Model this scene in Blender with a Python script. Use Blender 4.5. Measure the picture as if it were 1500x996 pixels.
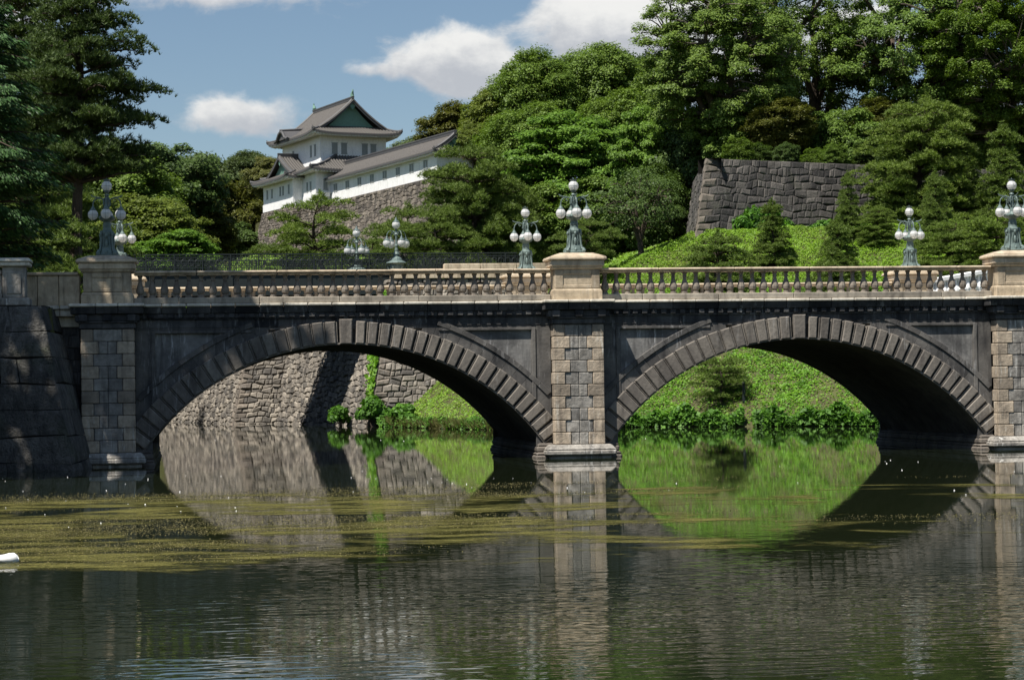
import bpy, bmesh, math, random
import numpy as np
from mathutils import Matrix, Vector
R_ = math.radians
for o in list(bpy.data.objects): bpy.data.objects.remove(o)
S = bpy.context.scene
COL = S.collection
rng = np.random.default_rng(7)
random.seed(7)

# ------------------------------------------------------------------ camera
CX, CY, CZ, FPX, YAW, PIT, ROL = -12.8566, -71.8003, 2.3635, 3092.008, .1456, .0237, .015
CAM = np.array([CX, CY, CZ])
_fw = np.array([math.sin(YAW)*math.cos(PIT), math.cos(YAW)*math.cos(PIT), math.sin(PIT)])
_r0 = np.array([math.cos(YAW), -math.sin(YAW), 0.0]); _u0 = np.cross(_r0, _fw)
_rt = _r0*math.cos(ROL) - _u0*math.sin(ROL); _up = _r0*math.sin(ROL) + _u0*math.cos(ROL)
def ray(x, y): return _fw*FPX + _rt*(x-750) + _up*(498-y)
def at_y(x, y, Y): d = ray(x, y); return CAM + d*(Y-CY)/d[1]
def at_D(x, y, D): return CAM + ray(x, y)*D/FPX
def on_plane(x, y, p0, n):
    d = ray(x, y); return CAM + d*float((np.array(p0)-CAM) @ np.array(n))/float(d @ np.array(n))
cam = bpy.data.objects.new('camera', bpy.data.cameras.new('camera')); COL.objects.link(cam)
cam.matrix_world = Matrix(((_rt[0], _up[0], -_fw[0], CX), (_rt[1], _up[1], -_fw[1], CY), (_rt[2], _up[2], -_fw[2], CZ), (0, 0, 0, 1)))
cam.data.sensor_width = 36; cam.data.lens = FPX/1500*36
cam.data.clip_start = .5; cam.data.clip_end = 6000
S.camera = cam

# ------------------------------------------------------------------ light
SUN = Vector((-1.25, -1.0, 2.86)).normalized()
EL = math.asin(SUN.z); AZ = math.atan2(SUN.x, SUN.y)
sl = bpy.data.lights.new('sun', 'SUN'); sl.energy = 5.0; sl.angle = R_(.53); sl.color = (1, .955, .88)
sun = bpy.data.objects.new('sun', sl); COL.objects.link(sun)
sun.rotation_euler = SUN.to_track_quat('Z', 'Y').to_euler(); sun.location = (-60, -50, 120)
S.view_settings.view_transform = 'Standard'; S.view_settings.look = 'None'
S.view_settings.exposure = 0.5; S.view_settings.gamma = 1.0; S.view_settings.use_curve_mapping = False
S.cycles.max_bounces = 8; S.cycles.diffuse_bounces = 3; S.cycles.glossy_bounces = 3
S.cycles.transmission_bounces = 3; S.cycles.transparent_max_bounces = 6
S.cycles.caustics_reflective = False; S.cycles.caustics_refractive = False

def N(nt, typ, **kw):
    n = nt.nodes.new(typ)
    for k, v in kw.items():
        if k == 'ins':
            for a, b in v.items():
                s = n.inputs[a]
                if isinstance(b, bpy.types.NodeSocket): nt.links.new(b, s)
                else: s.default_value = b
        else: setattr(n, k, v)
    return n
def M_(nt, op, a, b=None, c=None, clamp=False):
    n = nt.nodes.new('ShaderNodeMath'); n.operation = op; n.use_clamp = clamp
    for i, v in enumerate((a, b, c)):
        if v is None: continue
        if isinstance(v, bpy.types.NodeSocket): nt.links.new(v, n.inputs[i])
        else: n.inputs[i].default_value = v
    return n.outputs[0]
def MIX(nt, f, a, b, mode='MIX'):
    n = nt.nodes.new('ShaderNodeMix'); n.data_type = 'RGBA'; n.blend_type = mode
    for i, v in ((0, f), (6, a), (7, b)):
        if isinstance(v, bpy.types.NodeSocket): nt.links.new(v, n.inputs[i])
        else: n.inputs[i].default_value = v if i == 0 else (tuple(v)+(1,))[:4]
    return n.outputs[2]
def SMOOTH(nt, v, a, b, lo=0.0, hi=1.0):
    n = nt.nodes.new('ShaderNodeMapRange'); n.interpolation_type = 'SMOOTHSTEP'
    nt.links.new(v, n.inputs[0])
    for i, q in enumerate((a, b, lo, hi)): n.inputs[i+1].default_value = q
    return n.outputs[0]

# ------------------------------------------------------------------ sky
W = bpy.data.worlds.new('World'); S.world = W; W.use_nodes = True
nt = W.node_tree; nt.nodes.clear()
sky = N(nt, 'ShaderNodeTexSky', sky_type='NISHITA', sun_disc=False, sun_elevation=EL, sun_rotation=AZ, air_density=1.0, dust_density=.5, ozone_density=2.0)
tc = N(nt, 'ShaderNodeTexCoord'); sep = N(nt, 'ShaderNodeSeparateXYZ', ins={0: tc.outputs['Generated']})
az = M_(nt, 'ARCTAN2', sep.outputs[0], sep.outputs[1]); el = M_(nt, 'ARCSINE', sep.outputs[2])
def azel(x, y):
    d = ray(x, y); d = d/np.linalg.norm(d); return math.atan2(d[0], d[1]), math.asin(d[2])
# drifts of cumulus: centre and half-size, as seen from the moat
CLOUDS = [(655, 95, 80, 42, 1.15), (690, 72, 42, 34, .8), (722, 112, 55, 26, .6), (862, 34, 105, 66, 1.15), (950, 60, 95, 66, 1.1), (385, 162, 70, 40, .92), (312, 172, 52, 24, .7),
          (250, -6, 170, 24, .72), (540, 101, 48, 13, .5), (1120, 70, 150, 110, .8), (1290, 40, 90, 60, .7), (420, -30, 120, 30, .6),
          (1450, 150, 120, 60, .7), (30, 40, 90, 60, .6), (600, -260, 420, 110, .9), (1500, -330, 360, 120, .9), (100, -500, 500, 160, .9), (900, -800, 700, 180, .9)]
dens = None; top = None
for x, y, sx, sy, k in CLOUDS:
    a0, e0 = azel(x, y)
    u = M_(nt, 'DIVIDE', M_(nt, 'SUBTRACT', az, a0), sx/FPX); v = M_(nt, 'DIVIDE', M_(nt, 'SUBTRACT', el, e0), sy/FPX)
    d2 = M_(nt, 'ADD', M_(nt, 'MULTIPLY', u, u), M_(nt, 'MULTIPLY', v, v))
    b = M_(nt, 'MULTIPLY', M_(nt, 'POWER', 2.718, M_(nt, 'MULTIPLY', d2, -.9)), k)
    t = M_(nt, 'MULTIPLY', v, b)
    dens = b if dens is None else M_(nt, 'ADD', dens, b)
    top = t if top is None else M_(nt, 'ADD', top, t)
mp = N(nt, 'ShaderNodeMapping', ins={0: tc.outputs['Generated']}); mp.inputs['Scale'].default_value = (1, 1, 1.5)
n1 = N(nt, 'ShaderNodeTexNoise', ins={0: mp.outputs[0], 'Scale': 34.0, 'Detail': 9.0, 'Roughness': .57, 'Distortion': .25})
n2 = N(nt, 'ShaderNodeTexNoise', ins={0: mp.outputs[0], 'Scale': 75.0, 'Detail': 6.0, 'Roughness': .6})
f = M_(nt, 'ADD', dens, M_(nt, 'MULTIPLY', M_(nt, 'SUBTRACT', n1.outputs[0], .5), 2.1))
cov = SMOOTH(nt, f, .33, .95)
lum = SMOOTH(nt, M_(nt, 'ADD', M_(nt, 'MULTIPLY', top, .55), M_(nt, 'MULTIPLY', n2.outputs[0], 1.0)), .1, .95)
ccol = MIX(nt, lum, (5.4, 5.6, 6.0), (9.6, 9.5, 9.2))
skyt = MIX(nt, 1.0, sky.outputs[0], (.93, .95, .95), 'MULTIPLY')
fin = MIX(nt, M_(nt, 'MULTIPLY', cov, .93), skyt, ccol)
bg = N(nt, 'ShaderNodeBackground', ins={0: fin, 1: .068})
nt.links.new(bg.outputs[0], N(nt, 'ShaderNodeOutputWorld').inputs[0])

# ------------------------------------------------------------------ materials
def newmat(name):
    m = bpy.data.materials.new(name); m.use_nodes = True; t = m.node_tree; t.nodes.clear()
    return m, t
def finish(t, shader): t.links.new(shader, N(t, 'ShaderNodeOutputMaterial').inputs[0])
def pos(t, scale=(1, 1, 1)):
    g = N(t, 'ShaderNodeNewGeometry'); mpp = N(t, 'ShaderNodeMapping', ins={0: g.outputs['Position']}); mpp.inputs['Scale'].default_value = scale
    return g, mpp.outputs[0]
def stone_mat(name, col, col2, island=.35, streak=0.0, streakcol=(.5, .5, .48), stain=(.03, .03, .03), stainamt=.4, bump=.02, scale=1.0, mott=1.1, rough=.85, moss=0.0, fine=9.0):
    m, t = newmat(name)
    g, p = pos(t)
    _, ps = pos(t, (1.0, 1.0, .13))
    na = N(t, 'ShaderNodeTexNoise', ins={0: p, 'Scale': mott*scale, 'Detail': 7.0, 'Roughness': .62})
    nb = N(t, 'ShaderNodeTexNoise', ins={0: p, 'Scale': fine*scale, 'Detail': 6.0, 'Roughness': .65})
    ns = N(t, 'ShaderNodeTexNoise', ins={0: ps, 'Scale': 4.0*scale, 'Detail': 5.0, 'Roughness': .6})
    c = MIX(t, SMOOTH(t, na.outputs[0], .3, .7), col, col2)
    if island:
        rnd = g.outputs['Random Per Island']
        k = M_(t, 'ADD', M_(t, 'MULTIPLY', rnd, 2*island), 1-island)
        kc = N(t, 'ShaderNodeCombineColor', ins={0: k, 1: M_(t, 'MULTIPLY_ADD', k, .97, .02), 2: M_(t, 'MULTIPLY_ADD', k, .9, .07)})
        c = MIX(t, 1.0, c, kc.outputs[0], 'MULTIPLY')
    c = MIX(t, M_(t, 'MULTIPLY', SMOOTH(t, ns.outputs[0], .48, .72), stainamt), c, stain)
    if streak:
        nw = N(t, 'ShaderNodeTexNoise', ins={0: ps, 'Scale': 7.0, 'Detail': 4.0, 'Roughness': .7})
        na2 = N(t, 'ShaderNodeTexNoise', ins={0: p, 'Scale': .6, 'Detail': 3.0})
        c = MIX(t, M_(t, 'MULTIPLY', M_(t, 'MULTIPLY', SMOOTH(t, nw.outputs[0], .54, .66), SMOOTH(t, na2.outputs[0], .44, .58)), streak), c, streakcol)
    if moss:
        nm = N(t, 'ShaderNodeTexNoise', ins={0: p, 'Scale': .8, 'Detail': 6.0})
        c = MIX(t, M_(t, 'MULTIPLY', SMOOTH(t, nm.outputs[0], .52, .7), moss), c, (.06, .085, .02))
    fv = M_(t, 'MULTIPLY_ADD', nb.outputs[0], .7, .65)
    fc = N(t, 'ShaderNodeCombineColor', ins={0: fv, 1: fv, 2: fv})
    c = MIX(t, 1.0, c, fc.outputs[0], 'MULTIPLY')
    h = M_(t, 'ADD', nb.outputs[0], na.outputs[0])
    bp = N(t, 'ShaderNodeBump', ins={'Height': h, 'Distance': bump, 'Strength': .9})
    b = N(t, 'ShaderNodeBsdfPrincipled', ins={'Base Color': c, 'Roughness': rough, 'Normal': bp.outputs[0]})
    b.inputs['Specular IOR Level'].default_value = .25
    finish(t, b.outputs[0]); return m
def plain_mat(name, col, rough=.6, metal=0.0, var=.15, scale=6.0, spec=.4):
    m, t = newmat(name); g, p = pos(t)
    nb = N(t, 'ShaderNodeTexNoise', ins={0: p, 'Scale': scale, 'Detail': 5.0, 'Roughness': .6})
    k = M_(t, 'MULTIPLY_ADD', nb.outputs[0], 2*var, 1-var)
    kc = N(t, 'ShaderNodeCombineColor', ins={0: k, 1: k, 2: k})
    b = N(t, 'ShaderNodeBsdfPrincipled', ins={'Base Color': MIX(t, 1.0, col, kc.outputs[0], 'MULTIPLY'), 'Roughness': rough, 'Metallic': metal})
    b.inputs['Specular IOR Level'].default_value = spec
    finish(t, b.outputs[0]); return m
def leaf_mat(name, col, col2, trans=.3, var=.35, objvar=.25, patch=0.0):
    m, t = newmat(name); g = N(t, 'ShaderNodeNewGeometry'); oi = N(t, 'ShaderNodeObjectInfo')
    r = g.outputs['Random Per Island']
    c = MIX(t, M_(t, 'MULTIPLY_ADD', oi.outputs['Random'], objvar, M_(t, 'MULTIPLY', r, .55)), col, col2)
    if patch:
        nz = N(t, 'ShaderNodeTexNoise', ins={0: g.outputs['Position'], 'Scale': .42, 'Detail': 5.0, 'Roughness': .65}); ny = N(t, 'ShaderNodeTexNoise', ins={0: g.outputs['Position'], 'Scale': .9, 'Detail': 4.0})
        c = MIX(t, M_(t, 'MULTIPLY', SMOOTH(t, nz.outputs[0], .48, .68), patch), c, (.13, .135, .030)); c = MIX(t, M_(t, 'MULTIPLY', SMOOTH(t, ny.outputs[0], .5, .7), patch*.8), c, (.040, .115, .014))
    k = M_(t, 'MULTIPLY_ADD', r, 2*var, 1-var)
    kc = N(t, 'ShaderNodeCombineColor', ins={0: k, 1: k, 2: k})
    c = MIX(t, 1.0, c, kc.outputs[0], 'MULTIPLY')
    b = N(t, 'ShaderNodeBsdfPrincipled', ins={'Base Color': c, 'Roughness': .55}); b.inputs['Specular IOR Level'].default_value = .3
    tr = N(t, 'ShaderNodeBsdfTranslucent', ins={0: MIX(t, 1.0, c, (1.15, 1.25, .6), 'MULTIPLY')})
    mx = N(t, 'ShaderNodeMixShader', ins={0: trans, 1: b.outputs[0], 2: tr.outputs[0]})
    finish(t, mx.outputs[0]); return m
MT = {}
MT['tan'] = stone_mat('tan_granite', (.49, .405, .295), (.34, .275, .195), .14, .3, (.58, .53, .45), (.07, .06, .05), .6, .02, mott=2.0)
MT['rail'] = stone_mat('pale_granite', (.62, .52, .39), (.44, .35, .25), .15, 0, stain=(.09, .075, .06), stainamt=.5, bump=.012, mott=2.0)
MT['plinth'] = stone_mat('balustrade_plinth_stone', (.38, .34, .28), (.25, .22, .18), .2, 0, stain=(.04, .035, .03), stainamt=.5, bump=.01)
MT['lip'] = stone_mat('pale_cornice_stone', (.66, .62, .54), (.46, .42, .35), .2, 0, stain=(.03, .03, .03), stainamt=.45, bump=.01)
MT['quoin'] = stone_mat('tan_quoin_stone', (.46, .38, .29), (.27, .223, .172), .28, .7, (.6, .57, .5), (.06, .05, .045), .55, .03, mott=2.6)
MT['grey'] = stone_mat('grey_granite', (.335, .315, .285), (.17, .158, .142), .25, .9, (.64, .62, .57), (.03, .03, .033), .6, .03, mott=2.4)
MT['char'] = stone_mat('sooty_stone', (.135, .127, .118), (.06, .058, .057), .3, .6, (.3, .29, .28), (.015, .015, .017), .6, .012)
MT['black'] = stone_mat('soot_black_stone', (.085, .083, .083), (.032, .032, .034), .6, .5, (.30, .30, .29), (.008, .008, .01), .6, .02)
MT['vous'] = stone_mat('brown_arch_stone', (.215, .192, .165), (.12, .107, .095), .22, .45, (.4, .38, .35), (.03, .027, .025), .45, .02)
MT['panel'] = stone_mat('sooty_panel_stone', (.24, .23, .215), (.09, .087, .084), 0, .8, (.42, .41, .4), (.02, .02, .022), .6, .012)
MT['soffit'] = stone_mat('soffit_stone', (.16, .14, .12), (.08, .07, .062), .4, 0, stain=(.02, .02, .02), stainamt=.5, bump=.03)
MT['balus'] = stone_mat('brown_baluster_stone', (.27, .235, .195), (.16, .138, .117), .35, 0, stain=(.03, .025, .02), stainamt=.5, bump=.01)
MT['rubble'] = stone_mat('moat_wall_stone', (.265, .238, .203), (.14, .125, .108), .55, .3, (.5, .47, .42), (.04, .035, .03), .25, .05)
MT['wallshaded'] = stone_mat('shade_toned_wall_stone', (.115, .105, .097), (.07, .064, .06), .55, .2, (.36, .34, .31), (.03, .03, .03), .4, .05, moss=.12)  # rampart stone: base colour darkened in place of tree shade
MT['castlebase'] = stone_mat('castle_base_stone', (.165, .145, .122), (.10, .086, .073), .55, .15, (.4, .36, .3), (.03, .025, .02), .3, .05)
MT['corner'] = stone_mat('dressed_corner_stone', (.24, .205, .17), (.16, .138, .115), .35, .2, stainamt=.4, bump=.03, mott=2.0)
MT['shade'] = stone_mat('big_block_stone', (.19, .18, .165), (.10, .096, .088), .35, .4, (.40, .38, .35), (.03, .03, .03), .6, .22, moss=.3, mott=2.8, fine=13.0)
MT['joint'] = plain_mat('dark_joint', (.03, .027, .024), .95, spec=.1)
MT['road'] = plain_mat('bridge_gravel', (.36, .32, .26), .9)
MT['bronze'] = plain_mat('verdigris_bronze', (.135, .18, .165), .55, 0.1, .45, 14.0)
MT['bronze_dark'] = plain_mat('dark_bronze', (.10, .135, .13), .5, .2, .3, 12.0)
m_, t_ = newmat('opal_glass')
b_ = N(t_, 'ShaderNodeBsdfPrincipled', ins={'Base Color': (.90, .89, .87, 1), 'Roughness': .12}); tr_ = N(t_, 'ShaderNodeBsdfTranslucent', ins={0: (.92, .91, .88, 1)})
finish(t_, N(t_, 'ShaderNodeMixShader', ins={0: .5, 1: b_.outputs[0], 2: tr_.outputs[0]}).outputs[0]); MT['globe'] = m_
MT['cage'] = plain_mat('lamp_cage_metal', (.22, .25, .24), .5, .3)
MT['iron'] = plain_mat('dark_iron', (.022, .028, .028), .5, .2, .3)
MT['plaster'] = stone_mat('white_plaster', (.88, .87, .85), (.80, .79, .77), 0, 0, stain=(.5, .49, .46), stainamt=.3, bump=.004)
MT['tile'] = plain_mat('grey_roof_tile', (.05, .047, .043), .7, 0, .3, 3.0)
MT['tile_light'] = plain_mat('mortared_roof_tile', (.125, .114, .103), .75, 0, .5, 7.0)
MT['tile_dark'] = plain_mat('ridge_tile', (.085, .082, .082), .6, 0, .3, 3.0)
MT['window'] = plain_mat('shadowed_window', (.11, .12, .12), .7)
MT['slat'] = plain_mat('window_lattice', (.30, .32, .31), .7)
MT['copper'] = plain_mat('green_copper', (.15, .265, .205), .6, .1, .25, 4.0)
MT['bark'] = stone_mat('bark', (.10, .075, .055), (.05, .038, .03), 0, 0, stainamt=.3, bump=.04, fine=14.0)
MT['bark_pale'] = stone_mat('pale_bark', (.16, .13, .105), (.08, .065, .055), 0, 0, stainamt=.3, bump=.04, fine=14.0)
MT['white'] = plain_mat('white_paint', (.82, .81, .78), .6)
MT['leaf_dark'] = leaf_mat('dark_leaf', (.060, .106, .024), (.098, .146, .032))
MT['leaf_mid'] = leaf_mat('mid_leaf', (.100, .178, .026), (.158, .218, .036))
MT['leaf_bright'] = leaf_mat('bright_leaf', (.100, .205, .024), (.160, .260, .030), .35)
MT['leaf_yellow'] = leaf_mat('yellow_green_leaf', (.100, .145, .018), (.155, .185, .024), .35)
MT['leaf_olive'] = leaf_mat('olive_leaf', (.090, .112, .022), (.150, .140, .030), .3)
MT['leaf_pale'] = leaf_mat('grey_green_leaf', (.085, .120, .045), (.120, .155, .060), .3)
MT['pine'] = leaf_mat('pine_needle', (.105, .165, .030), (.170, .225, .044), .22, .4)
MT['pine_dark'] = leaf_mat('dark_pine_needle', (.038, .070, .020), (.075, .105, .024), .2, .4)
MT['pine_bright'] = leaf_mat('bright_pine_needle', (.125, .195, .034), (.195, .255, .048), .25, .4)
MT['pine_mid'] = leaf_mat('mid_pine_needle', (.052, .092, .022), (.095, .130, .028), .2, .4)  # needle green between the dark and the plain pine tones
MT['cypress'] = leaf_mat('cypress_spray', (.036, .088, .028), (.075, .145, .040), .25, .45)
MT['cover'] = leaf_mat('bank_leaf', (.115, .280, .018), (.195, .345, .024), .35, .35, 0, .6)
MT['lawn'] = leaf_mat('bank_grass', (.150, .290, .020), (.230, .345, .034), .3, .3, 0, .45)
MT['hedge'] = leaf_mat('clipped_shrub_leaf', (.165, .305, .018), (.235, .365, .026), .35, .25, 0, .35)
MT['bush'] = leaf_mat('waterside_leaf', (.070, .185, .020), (.125, .245, .028), .3, .4, 0)
MT['algae'] = leaf_mat('pond_weed', (.085, .075, .026), (.165, .14, .05), .0, .5, 0)
MT['soil'] = stone_mat('soil', (.09, .10, .03), (.07, .06, .03), 0, 0, stainamt=.2, bump=.05)

def water_mat():
    m, t = newmat('moat_water'); g = N(t, 'ShaderNodeNewGeometry')
    sp = N(t, 'ShaderNodeSeparateXYZ', ins={0: g.outputs['Position']})
    def wave(sc, s, det, dist=0.0):
        mpp = N(t, 'ShaderNodeMapping', ins={0: g.outputs['Position']}); mpp.inputs['Scale'].default_value = sc
        return N(t, 'ShaderNodeTexNoise', ins={0: mpp.outputs[0], 'Scale': s, 'Detail': det, 'Roughness': .5, 'Distortion': dist}).outputs[0]
    near = SMOOTH(t, sp.outputs[1], -33.0, -50.0)
    patch = SMOOTH(t, wave((.10, .22, 1), 1.0, 3.0), .35, .62)
    amp = M_(t, 'ADD', M_(t, 'MULTIPLY', M_(t, 'MULTIPLY', near, M_(t, 'MULTIPLY_ADD', patch, .75, .25)), .0058), .00048)
    h = M_(t, 'ADD', M_(t, 'MULTIPLY', wave((1.0, 2.3, 1), 2.4, 1.6, .2), M_(t, 'MULTIPLY', amp, .85)),
           M_(t, 'MULTIPLY', wave((.35, .9, 1), 1.0, 2.0), M_(t, 'MULTIPLY', amp, .9)))
    bp = N(t, 'ShaderNodeBump', ins={'Height': h, 'Distance': 1.0, 'Strength': 1.0})
    b = N(t, 'ShaderNodeBsdfPrincipled', ins={'Base Color': (.013, .018, .008, 1), 'Roughness': .012, 'IOR': 1.33, 'Normal': bp.outputs[0]})
    finish(t, b.outputs[0]); return m
def weed_mat():
    m, t = newmat('matted_pond_weed'); g = N(t, 'ShaderNodeNewGeometry'); sp = N(t, 'ShaderNodeSeparateXYZ', ins={0: g.outputs['Position']})
    def wave(sc, s, det, ro=.6, dist=0.0):
        mpp = N(t, 'ShaderNodeMapping', ins={0: g.outputs['Position']}); mpp.inputs['Scale'].default_value = sc
        return N(t, 'ShaderNodeTexNoise', ins={0: mpp.outputs[0], 'Scale': s, 'Detail': det, 'Roughness': ro, 'Distortion': dist}).outputs[0]
    X, Y = sp.outputs[0], sp.outputs[1]
    env = M_(t, 'MULTIPLY', SMOOTH(t, Y, -46.5, -41.0), SMOOTH(t, Y, -15.0, -25.0))
    side = SMOOTH(t, M_(t, 'SUBTRACT', X, M_(t, 'MULTIPLY', M_(t, 'ADD', Y, 71.8), .16)), -20.0, -6.0, .095, -.045)    # thicker towards the left bank
    f = M_(t, 'ADD', wave((.19, .24, 1), 1.0, 6.0, .6, .9), side)
    f = M_(t, 'ADD', f, M_(t, 'MULTIPLY', M_(t, 'SUBTRACT', env, 1.0), .5))
    big = SMOOTH(t, f, .478, .58)
    mid = wave((.45, .95, 1), 1.3, 7.0, .72); fine = wave((1, 1.6, 1), 16.0, 4.0, .7)
    a = M_(t, 'MULTIPLY', big, M_(t, 'ADD', M_(t, 'MULTIPLY', SMOOTH(t, mid, .43, .56), .74), M_(t, 'MULTIPLY', SMOOTH(t, fine, .44, .60), .36)))
    c = MIX(t, SMOOTH(t, wave((.5, 1, 1), 1.2, 5.0), .35, .65), (.078, .078, .026), (.145, .134, .044))
    c = MIX(t, SMOOTH(t, fine, .5, .75), c, (.23, .20, .07))
    bp = N(t, 'ShaderNodeBump', ins={'Height': fine, 'Distance': .03, 'Strength': 1.0})
    d = N(t, 'ShaderNodeBsdfDiffuse', ins={0: c, 'Normal': bp.outputs[0]})
    mx = N(t, 'ShaderNodeMixShader', ins={0: M_(t, 'MULTIPLY', a, .95), 1: N(t, 'ShaderNodeBsdfTransparent').outputs[0], 2: d.outputs[0]})
    finish(t, mx.outputs[0]); return m
MT['weed'] = weed_mat()
MT['water'] = water_mat()
# ------------------------------------------------------------------ mesh helpers
class MB:
    def __init__(s): s.v = []; s.f = []; s.m = []
    def add(s, vs, fs, mi=0):
        o = len(s.v); s.v.extend([tuple(map(float, q)) for q in vs]); s.f.extend([tuple(i+o for i in q) for q in fs]); s.m.extend([mi]*len(fs))
    def box(s, x0, x1, y0, y1, z0, z1, mi=0):
        s.add([(x0, y0, z0), (x1, y0, z0), (x1, y1, z0), (x0, y1, z0), (x0, y0, z1), (x1, y0, z1), (x1, y1, z1), (x0, y1, z1)],
              [(0, 3, 2, 1), (4, 5, 6, 7), (0, 1, 5, 4), (1, 2, 6, 5), (2, 3, 7, 6), (3, 0, 4, 7)], mi)
    def frustum(s, cx, cy, hx0, hy0, z0, hx1, hy1, z1, mi=0):
        s.add([(cx-hx0, cy-hy0, z0), (cx+hx0, cy-hy0, z0), (cx+hx0, cy+hy0, z0), (cx-hx0, cy+hy0, z0),
               (cx-hx1, cy-hy1, z1), (cx+hx1, cy-hy1, z1), (cx+hx1, cy+hy1, z1), (cx-hx1, cy+hy1, z1)],
              [(0, 3, 2, 1), (4, 5, 6, 7), (0, 1, 5, 4), (1, 2, 6, 5), (2, 3, 7, 6), (3, 0, 4, 7)], mi)
    def hexa(s, q, mi=0):                       # 8 points: bottom loop, top loop
        s.add(q, [(0, 3, 2, 1), (4, 5, 6, 7), (0, 1, 5, 4), (1, 2, 6, 5), (2, 3, 7, 6), (3, 0, 4, 7)], mi)
    def prism_y(s, pts, y0, y1, mi=0):          # outline in x,z
        n = len(pts)
        s.add([(x, y0, z) for x, z in pts]+[(x, y1, z) for x, z in pts],
              [tuple(range(n)), tuple(range(2*n-1, n-1, -1))]+[(i, i+n, (i+1) % n+n, (i+1) % n) for i in range(n)], mi)
    def lathe(s, prof, cx=0, cy=0, z0=0, n=12, mi=0, sq=None):
        vs = []; fs = []
        for r, z in prof:
            for k in range(n):
                a = 2*math.pi*(k+.5)/n; q = 1.0
                if sq: q = 1/max(abs(math.cos(a)), abs(math.sin(a)))*sq+(1-sq)
                vs.append((cx+r*q*math.cos(a), cy+r*q*math.sin(a), z0+z))
        for i in range(len(prof)-1):
            for k in range(n):
                fs.append((i*n+k, i*n+(k+1) % n, (i+1)*n+(k+1) % n, (i+1)*n+k))
        fs.append(tuple(range(n-1, -1, -1))); fs.append(tuple((len(prof)-1)*n+k for k in range(n)))
        s.add(vs, fs, mi)
    def tube(s, path, rad, n=6, mi=0):
        P = [Vector(p) for p in path]; vs = []; fs = []
        for i, p in enumerate(P):
            d = (P[min(i+1, len(P)-1)]-P[max(i-1, 0)]).normalized()
            a = d.orthogonal().normalized() if i == 0 else (a-d*a.dot(d)).normalized()
            b = d.cross(a); r = rad[i] if hasattr(rad, '__len__') else rad
            for k in range(n):
                t = 2*math.pi*k/n; vs.append(p+a*(r*math.cos(t))+b*(r*math.sin(t)))
        for i in range(len(P)-1):
            for k in range(n): fs.append((i*n+k, i*n+(k+1) % n, (i+1)*n+(k+1) % n, (i+1)*n+k))
        fs.append(tuple(range(n-1, -1, -1))); fs.append(tuple((len(P)-1)*n+k for k in range(n)))
        s.add(vs, fs, mi)
    def sphere(s, c, r, n=14, m=9, mi=0, sz=1.0):
        vs = [(c[0], c[1], c[2]-r*sz)]; fs = []
        for i in range(1, m):
            t = math.pi*i/m
            for k in range(n):
                a = 2*math.pi*k/n; vs.append((c[0]+r*math.sin(t)*math.cos(a), c[1]+r*math.sin(t)*math.sin(a), c[2]-r*sz*math.cos(t)))
        vs.append((c[0], c[1], c[2]+r*sz))
        for k in range(n):
            fs.append((0, 1+(k+1) % n, 1+k))
            for i in range(m-2): fs.append((1+i*n+k, 1+i*n+(k+1) % n, 1+(i+1)*n+(k+1) % n, 1+(i+1)*n+k))
            fs.append((1+(m-2)*n+k, 1+(m-2)*n+(k+1) % n, len(vs)-1))
        s.add(vs, fs, mi)
def obj(name, mb, mats, parent=None, smooth=False, bevel=0, kind=None):
    if not isinstance(mats, (list, tuple)): mats = [mats]
    off = Vector((0, 0, 0)); q = parent
    while q is not None: off += q.location; q = q.parent
    me = bpy.data.meshes.new(name)
    v = np.array(mb.v, dtype=np.float64).reshape(-1, 3)-np.array(off)
    me.from_pydata(v.tolist(), [], mb.f)
    for m in mats: me.materials.append(MT[m])
    if len(mats) > 1: me.polygons.foreach_set('material_index', mb.m)
    if smooth: me.polygons.foreach_set('use_smooth', [True]*len(me.polygons))
    me.update()
    o = bpy.data.objects.new(name, me); COL.objects.link(o)
    if parent is not None: o.parent = parent
    if bevel:
        b = o.modifiers.new('bevel', 'BEVEL'); b.width = bevel; b.segments = 1; b.limit_method = 'ANGLE'; b.angle_limit = R_(40)
    if kind: o['kind'] = kind
    return o
def qmesh(name, V, nper, mat, parent=None):     # loose faces of nper corners each
    V = np.ascontiguousarray(V, dtype=np.float32); n = len(V)//nper
    me = bpy.data.meshes.new(name)
    me.vertices.add(n*nper); me.vertices.foreach_set('co', V.ravel())
    me.loops.add(n*nper); me.loops.foreach_set('vertex_index', np.arange(n*nper, dtype=np.int32))
    me.polygons.add(n); me.polygons.foreach_set('loop_start', np.arange(0, n*nper, nper, dtype=np.int32))
    try: me.polygons.foreach_set('loop_total', np.full(n, nper, dtype=np.int32))
    except Exception: pass
    me.update(calc_edges=True); me.materials.append(MT[mat])
    o = bpy.data.objects.new(name, me); COL.objects.link(o)
    if parent is not None: o.parent = parent
    return o
def thing(name, label, cat, loc=(0, 0, 0), group=None):
    o = bpy.data.objects.new(name, None); COL.objects.link(o); o.location = Vector([float(c) for c in loc])
    o['label'] = label; o['category'] = cat; o.empty_display_size = .3
    if group: o['group'] = group
    return o
def tag(o, label, cat, group=None):
    o['label'] = label; o['category'] = cat
    if group: o['group'] = group
    return o
def copy_tree(o, parent=None):
    c = o.copy(); COL.objects.link(c)
    if parent is not None: c.parent = parent
    for ch in list(o.children): copy_tree(ch, c)
    return c
def dup(root, loc, label, rotz=None, scale=None, group=None, cat=None):
    c = copy_tree(root); c.location = Vector([float(q) for q in loc]); c['label'] = label
    if rotz is not None: c.rotation_euler = (0, 0, rotz)
    if scale is not None: c.scale = scale if hasattr(scale, '__len__') else (scale,)*3
    if group: c['group'] = group
    if cat: c['category'] = cat
    return c

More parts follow.
